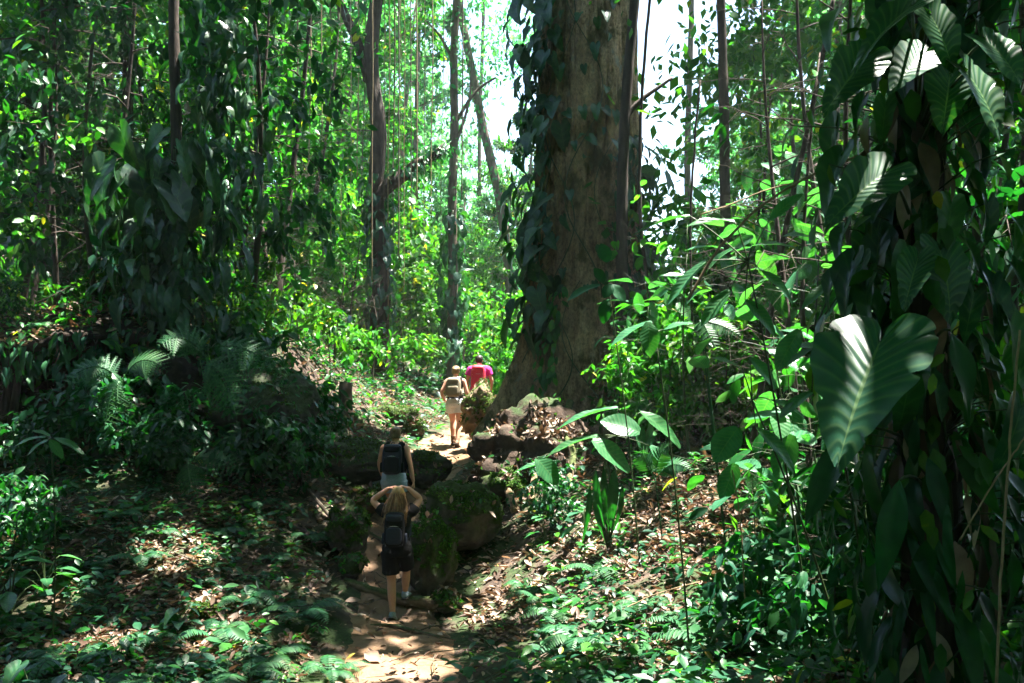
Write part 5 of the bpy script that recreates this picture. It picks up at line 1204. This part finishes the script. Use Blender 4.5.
def cloth(o, bend, mb, name, mat, voxel=.008, smooth=5):
    me = remeshed(bend(mb), voxel, smooth); me.materials.append(M[mat]); me.name = name
    if name in ('shirt', 'tank_top', 'shorts', 'trousers'):          # folds in the cloth
        co = np.empty(len(me.vertices) * 3, np.float32); me.vertices.foreach_get('co', co); co = co.reshape(-1, 3)
        no = np.array([v.normal for v in me.vertices])
        f_ = fbm(co[:, 0] * 9 + co[:, 2] * 6 + 3, co[:, 2] * 17 + co[:, 1] * 7, 5, 3)
        co = co + no * (.020 * np.clip(f_, -.12, .3) + .004)[:, None]
        me.vertices.foreach_set('co', co.astype(np.float32).ravel()); me.update()
    return link(name, me, o)
def top(o, J, bend, mat, grow=.014, z0=.90, z1=1.43, sleeve=.45, name='shirt', build=1.0, neck=True):
    mb = MB(); torso(mb, grow, z0, z1, build)
    for k in (0, 1):
        sh, el = np.array(J['sh'][k], float), np.array(J['elbow'][k], float)
        if sleeve > 0:
            limb(mb, [sh * [.6, 1, 1], sh, sh + (el - sh) * sleeve], [.062, .062, .060], 12, grow * .7)
        else:
            limb(mb, [sh * [.3, 1, 1] + [0, 0, .02], sh * [.62, 1, 1] + [0, 0, .028], sh * [.72, 1, 1] - [0, 0, .03]], [.055, .055, .05], 8, grow * .5)
    return cloth(o, bend, mb, name, mat)
def shorts(o, J, bend, mat, upto, grow=.016, z1=1.0, flare=.01, name='shorts', build=1.0):
    mb = MB(); torso(mb, grow, .83, z1, build)
    for k in (0, 1):
        hp, kn = np.array(J['hip'][k], float), np.array(J['knee'][k], float)
        e = hp + (kn - hp) * upto
        limb(mb, [hp + [0, 0, .02], (hp + e) / 2, e], [.097, .088 + (1 - upto) * .006, .083 - upto * .022 + flare], 12, grow)
    return cloth(o, bend, mb, name, mat)
def shoes(o, J, bend, mat, boot=.0, sock=None):
    for k in (0, 1):
        an = np.array(J['ankle'][k], float); fd = unit(J['foot'][k]); up = np.array([0, 0, 1.]); up = unit(up - up @ fd * fd); sd_ = np.cross(fd, up)
        mb = MB(); mb.tube([an - fd * .062 - up * .030, an - fd * .03 - up * .036, an + fd * .06 - up * .046, an + fd * .13 - up * .056, an + fd * .185 - up * .060], [(.030, .036), (.043, .042), (.049, .034), (.050, .026), (.034, .018)], 16, ref=sd_)
        mb.tube([an - up * .04, an + up * (.012 + boot)], [.046, .044 + .008 * (boot > 0)], 14)
        s = cloth(o, bend, mb, 'shoe', mat, .007, 3)
        so = MB(); so.supere(an + fd * .055 - up * .080, (.046, .132, .012), .55, 24, 10, rot=np.stack([sd_, fd, up], 1)); so.build('sole', M['sole'], s)
        if sock: MB().tube([an, an + np.array([0, 0, .09])], [.040, .043], 14).build('sock', M[sock], o)
def backpack(label, o, bend, mat, mat2, zc, size, scale_pack=1.0, top_mat=None, straps=True, cat='backpack', pocket=True, lean=0.05, build=1.0):
    """a pack on the back: its own top-level thing"""
    w, dpt, h = size; yb = -(.105 * build + .02 + dpt)
    mb = MB(); mb.supere((0, yb, zc), (w, dpt, h), .45, 32, 20)
    mb.supere((0, yb + .01, zc + h * .82), (w * .92, dpt * .95, h * .30), .6, 28, 14)
    me = remeshed(bend(mb), .008, 4); me.materials.append(M[mat]); me.name = 'backpack'
    p = link('backpack', me); p.location = o.location; p.rotation_euler = o.rotation_euler; p.scale = o.scale
    tag(p, label, cat)
    if pocket:
        m2 = MB(); m2.supere((0, yb - dpt * .92, zc - h * .30), (w * .78, dpt * .35, h * .52), .45, 28, 14); bend(m2).build('front_pocket', M[mat2], p)
    ml = MB(); ml.supere((0, yb - dpt * .55, zc + h * .78), (w * .8, dpt * .62, h * .22), .5, 24, 12); bend(ml).build('lid', M[top_mat or mat2], p)
    z = MB(); z.tube([(x, yb - dpt * .97 + .012 * abs(x / w) ** 2, zc + h * .30 - .03 * abs(x / w) ** 2) for x in np.linspace(-w * .75, w * .75, 12)], .004, 6); bend(z).build('zip', M['metal'], p)
    hl = MB(); hl.tube([(-.03, yb + dpt * .6, zc + h * 1.08), (-.02, yb + dpt * .6, zc + h * 1.2), (.02, yb + dpt * .6, zc + h * 1.2), (.03, yb + dpt * .6, zc + h * 1.08)], .006, 6); bend(hl).build('loop_handle', M[mat2], p)
    for sx in (-1, 1):
        m3 = MB(); bk = .11 * build
        m3.tube([(sx * .07, yb + dpt, zc + h * .85), (sx * .085, -.07, 1.435), (sx * .098, .0, 1.452), (sx * .105, .085, 1.405), (sx * .115, .128, 1.30), (sx * .135, .115, 1.18), (sx * .158, .02, 1.08), (sx * w * .8, yb + dpt * .8, zc - h * .75)], [(.020, .007)] * 8, 10, ref=(1, 0, 0))
        bend(m3).build('shoulder_strap', M[mat2], p)
        m4 = MB(); m4.supere((sx * (w + .012), yb + .01, zc - h * .5), (.020, dpt * .6, h * .35), .5, 14, 10); bend(m4).build('side_pocket', M[mat2], p)
    return p

def strands(o, bend, paths, r, mat, name='hair'):
    mb = MB()
    for k, p in enumerate(paths): mb.tube(p, np.linspace(1, .35, len(p)) * r, 5, seed=k)
    return bend(mb).build(name, M[mat], o)

# ---- woman in black, hands on her head, stepping over the root
g1 = P(397, 621, 11.2); z0 = H1(g1[0], g1[1]); s1 = 1.64 / 1.66
pose = dict(knee=[(-.075, .03, .50), (.085, .19, .60)], ankle=[(-.045, -.05, .115), (.07, .20, .33)], foot=[(.05, .88, -.45), (.1, 1, .02)],
            elbow=[(-.335, .03, 1.50), (.275, .08, 1.52)], wrist=[(-.118, .02, 1.655), (.112, .05, 1.66)], hd=[(.9, .05, .22), (-.9, .1, .2)], hn=[(.3, 0, -1), (-.3, 0, -1)], curl=[.55, .55], lean=.10)
w1, J, bd = person('woman in black T-shirt and black shorts holding both hands on her long blonde hair', (g1[0], g1[1], z0 - .015), -.05, s1, pose, 'skin')
top(w1, J, bd, 'black_cloth', .02, .86, 1.43, .42, 'shirt')
shorts(w1, J, bd, 'black_cloth', .72, .018, 1.0, .022)
shoes(w1, J, bd, 'shoe')
r = np.random.default_rng(3); ps = []
for k in range(330):
    a = r.uniform(math.radians(170), math.radians(370)); c = np.array([.012 * r.normal(), .01, 1.668])
    q1 = np.array([.080 * math.cos(a), .006 + .104 * math.sin(a), 1.60 + r.uniform(-.02, .03)]); q1[1] = min(q1[1], .06)
    L = r.uniform(.28, .46); xo = q1[0] * 1.25 + r.normal(0, .018)
    q2 = np.array([xo, q1[1] * .9 - .025 + r.normal(0, .01), 1.50]); q3 = np.array([xo * 1.15 + r.normal(0, .015), -.115 - .03 * abs(math.sin(a)) + r.normal(0, .012), 1.42]); q4 = np.array([xo * 1.0 + r.normal(0, .02), -.165 + r.normal(0, .015), 1.66 - L])
    if q4[2] > q3[2]: q4[2] = q3[2] - .03
    p = smooth_path([c, (c + q1) / 2 + np.array([q1[0] * .25, (q1[1]) * .25, .022]), q1, q2, q3, q4], 12); ps.append(p)
h = strands(w1, bd, ps, .0062, 'blonde')
hc = MB(); hc.supere((0, .0, 1.588), (.084, .100, .096), .95, 24, 16); k_ = hc.V[0]; k_[:, 1] = np.minimum(k_[:, 1], .055); bd(hc).build('scalp_hair', M['blonde'], w1)
backpack('small black backpack worn by the woman with long blonde hair', w1, bd, 'black_cloth', 'navy', 1.16, (.125, .065, .20))

# ---- woman in black tank top and denim shorts
g2 = P(394, 540, 13.7); z0 = H1(g2[0], g2[1])
pose = dict(knee=[(-.09, .26, .58), (.09, .05, .47)], ankle=[(-.09, .24, .30), (.09, -.12, .09)], foot=[(0, 1, 0), (0, .93, -.3)], elbow=[(-.235, .04, 1.12), (.245, -.015, 1.10)], wrist=[(-.20, .17, .92), (.285, .03, .86)], hd=[(.1, .5, -.8), (.12, .15, -1)], lean=.17)
w2, J, bd = person('woman in dark tank top and pale denim shorts climbing between the rocks', (g2[0], g2[1], z0), -.05, 1.68 / 1.66, pose, 'skin2')
top(w2, J, bd, 'black_cloth', .012, .90, 1.40, 0, 'tank_top'); shorts(w2, J, bd, 'denim', .36, .018, .99, .02); shoes(w2, J, bd, 'boot', .05)
def short_hair(o, bd, mat, seed, n=150, drop=.0, bun=None):
    r = np.random.default_rng(seed); ps = []
    for k in range(n):
        a = r.uniform(math.radians(165), math.radians(375)); c = np.array([.01 * r.normal(), .03, 1.672])
        q1 = np.array([.083 * math.cos(a), .004 + .105 * math.sin(a), 1.60]); q2 = np.array([.066 * math.cos(a), .002 + .092 * math.sin(a), 1.505 - drop * r.uniform(0, 1)])
        ps.append(smooth_path([c, (c + q1) / 2 + np.array([q1[0] * .25, q1[1] * .25, .024]), q1, q2], 9))
    strands(o, bd, ps, .009, mat)
    hc = MB(); hc.supere((0, .0, 1.585), (.082, .098, .095), .95, 24, 16); hc.V[0][:, 1] = np.minimum(hc.V[0][:, 1], .06); bd(hc).build('scalp_hair', M[mat], o)
    if bun is not None:
        b = MB(); b.supere(bun, (.042, .042, .038), 1, 18, 12); bd(b).build('hair_bun', M[mat], o)
short_hair(w2, bd, 'brown_hair', 4, bun=(0, -.10, 1.63))
backpack('dark blue backpack worn by the woman in denim shorts', w2, bd, 'navy', 'black_cloth', 1.19, (.145, .075, .21))

# ---- woman with khaki pack on the sunlit path
g3 = P(455, 446, 19.0); z0 = H1(g3[0], g3[1])
pose = dict(knee=[(-.075, .14, .53), (.085, .0, .48)], ankle=[(-.06, .10, .15), (.075, -.16, .11)], foot=[(0, 1, .1), (0, .85, -.5)], elbow=[(-.285, -.04, 1.12), (.245, .02, 1.12)], wrist=[(-.235, .13, .95), (.225, .19, .98)], hd=[(.35, .8, -.3), (-.1, .8, -.3)], curl=[1.0, .8], lean=.12)
w3, J, bd = person('woman in black top and off-white shorts walking up the sunlit path', (g3[0], g3[1], z0), -.12, 1.68 / 1.66, pose, 'skin')
top(w3, J, bd, 'black_cloth', .012, .90, 1.40, 0, 'tank_top'); shorts(w3, J, bd, 'white_cloth', .40, .018, .985, .022); shoes(w3, J, bd, 'boot', .07)
short_hair(w3, bd, 'tan_hair', 5, bun=(0, -.095, 1.60))
sgl = MB(); sgl.tube([(.083 * math.cos(a), .004 + .106 * math.sin(a), 1.605) for a in np.linspace(math.radians(150), math.radians(390), 24)], [(.004, .009)] * 24, 8, ref=(0, 0, 1)); bd(sgl).build('hair_band', M['black_cloth'], w3)
backpack('khaki canvas backpack worn by the woman in off-white shorts', w3, bd, 'khaki', 'khaki', 1.22, (.15, .085, .19), top_mat='khaki')

# ---- man in magenta shirt
g4 = P(479, 434, 21.0); z0 = H1(g4[0], g4[1])
pose = dict(elbow=[(-.27, .0, 1.11), (.275, .02, 1.12)], wrist=[(-.245, .12, .92), (.25, .14, .93)], hd=[(.1, .6, -.7), (-.1, .6, -.7)], knee=[(-.09, .06, .48), (.09, .04, .48)], lean=.08)
m4, J, bd = person('man in magenta T-shirt furthest along the path', (g4[0], g4[1], max(z0, 1.92)), -.05, 1.78 / 1.66, pose, 'skin2', build=1.13)
top(m4, J, bd, 'pink', .022, .88, 1.43, .5, 'shirt', 1.13); shorts(m4, J, bd, 'navy', .95, .018, 1.0, .02, 'trousers', 1.1); shoes(m4, J, bd, 'boot', .06)
short_hair(m4, bd, 'dark_hair', 6)
backpack('red backpack with grey sides worn by the man in magenta', m4, bd, 'red_nylon', 'grey_nylon', 1.19, (.155, .085, .24), top_mat='red_nylon', pocket=False, build=1.13)
# ================================================================== LIGHT, AIR, CAMERA
el = math.asin(TO_SUN[2]); az = math.atan2(TO_SUN[0], TO_SUN[1])
w = bpy.data.worlds.new('World'); scene.world = w; w.use_nodes = True
nt = w.node_tree; bg = nt.nodes['Background']
sky = nt.nodes.new('ShaderNodeTexSky'); sky.sky_type = 'NISHITA'; sky.sun_disc = False
sky.sun_elevation = el; sky.sun_rotation = az; sky.dust_density = 1.0; sky.air_density = 1.2; sky.ozone_density = 3.0
nt.links.new(sky.outputs[0], bg.inputs[0]); bg.inputs[1].default_value = 0.055
sl = bpy.data.lights.new('sun', 'SUN'); sl.energy = 5.0; sl.angle = math.radians(0.53); sl.color = (1.0, .95, .86)
so = bpy.data.objects.new('sun', sl); COL.objects.link(so); so.rotation_euler = Vector(TO_SUN).to_track_quat('Z', 'Y').to_euler(); so.location = (0, 0, 60)

hz = MB(); lo = -12.0; hi = 75.0
c8 = np.array([(x, y, z) for z in (lo, hi) for y in (-140, 540) for x in (-440, 440)], float)
hz.add(c8, [(0, 2, 3, 1), (4, 5, 7, 6), (0, 1, 5, 4), (2, 6, 7, 3), (0, 4, 6, 2), (1, 3, 7, 5)])
m = bpy.data.materials.new('haze_air'); m.use_nodes = True; n_ = m.node_tree; n_.nodes.clear()
vo = n_.nodes.new('ShaderNodeOutputMaterial'); pv = n_.nodes.new('ShaderNodeVolumePrincipled')
pv.inputs['Color'].default_value = (.86, .93, 1.0, 1); pv.inputs['Density'].default_value = HAZE; pv.inputs['Anisotropy'].default_value = 0.2
n_.links.new(pv.outputs[0], vo.inputs['Volume'])
ho = hz.build('haze', m, smooth=False); tag(ho, kind='stuff', label='pale sunlit haze between the trees')

cam = bpy.data.cameras.new('camera'); co = bpy.data.objects.new('camera', cam); COL.objects.link(co)
cam.sensor_width = 36; cam.lens = F / 1024 * 36; cam.clip_end = 2000; cam.clip_start = .05
cam.shift_y = (HOR - 341.5) / 1024
co.location = (0, 0, CZ); co.rotation_euler = (math.pi / 2, 0, 0)
cam.dof.use_dof = True; cam.dof.focus_distance = 12.0; cam.dof.aperture_fstop = 8.0
scene.camera = co
vs = scene.view_settings; vs.view_transform = 'Standard'; vs.look = 'None'; vs.gamma = 1; vs.use_curve_mapping = False; vs.exposure = EXPO
cy = scene.cycles
cy.max_bounces = 6; cy.diffuse_bounces = 3; cy.glossy_bounces = 2; cy.transmission_bounces = 4; cy.volume_bounces = 1; cy.transparent_max_bounces = 4
cy.sample_clamp_indirect = 6; cy.use_denoising = True; cy.use_adaptive_sampling = True; cy.adaptive_threshold = .02
cy.caustics_reflective = False; cy.caustics_refractive = False
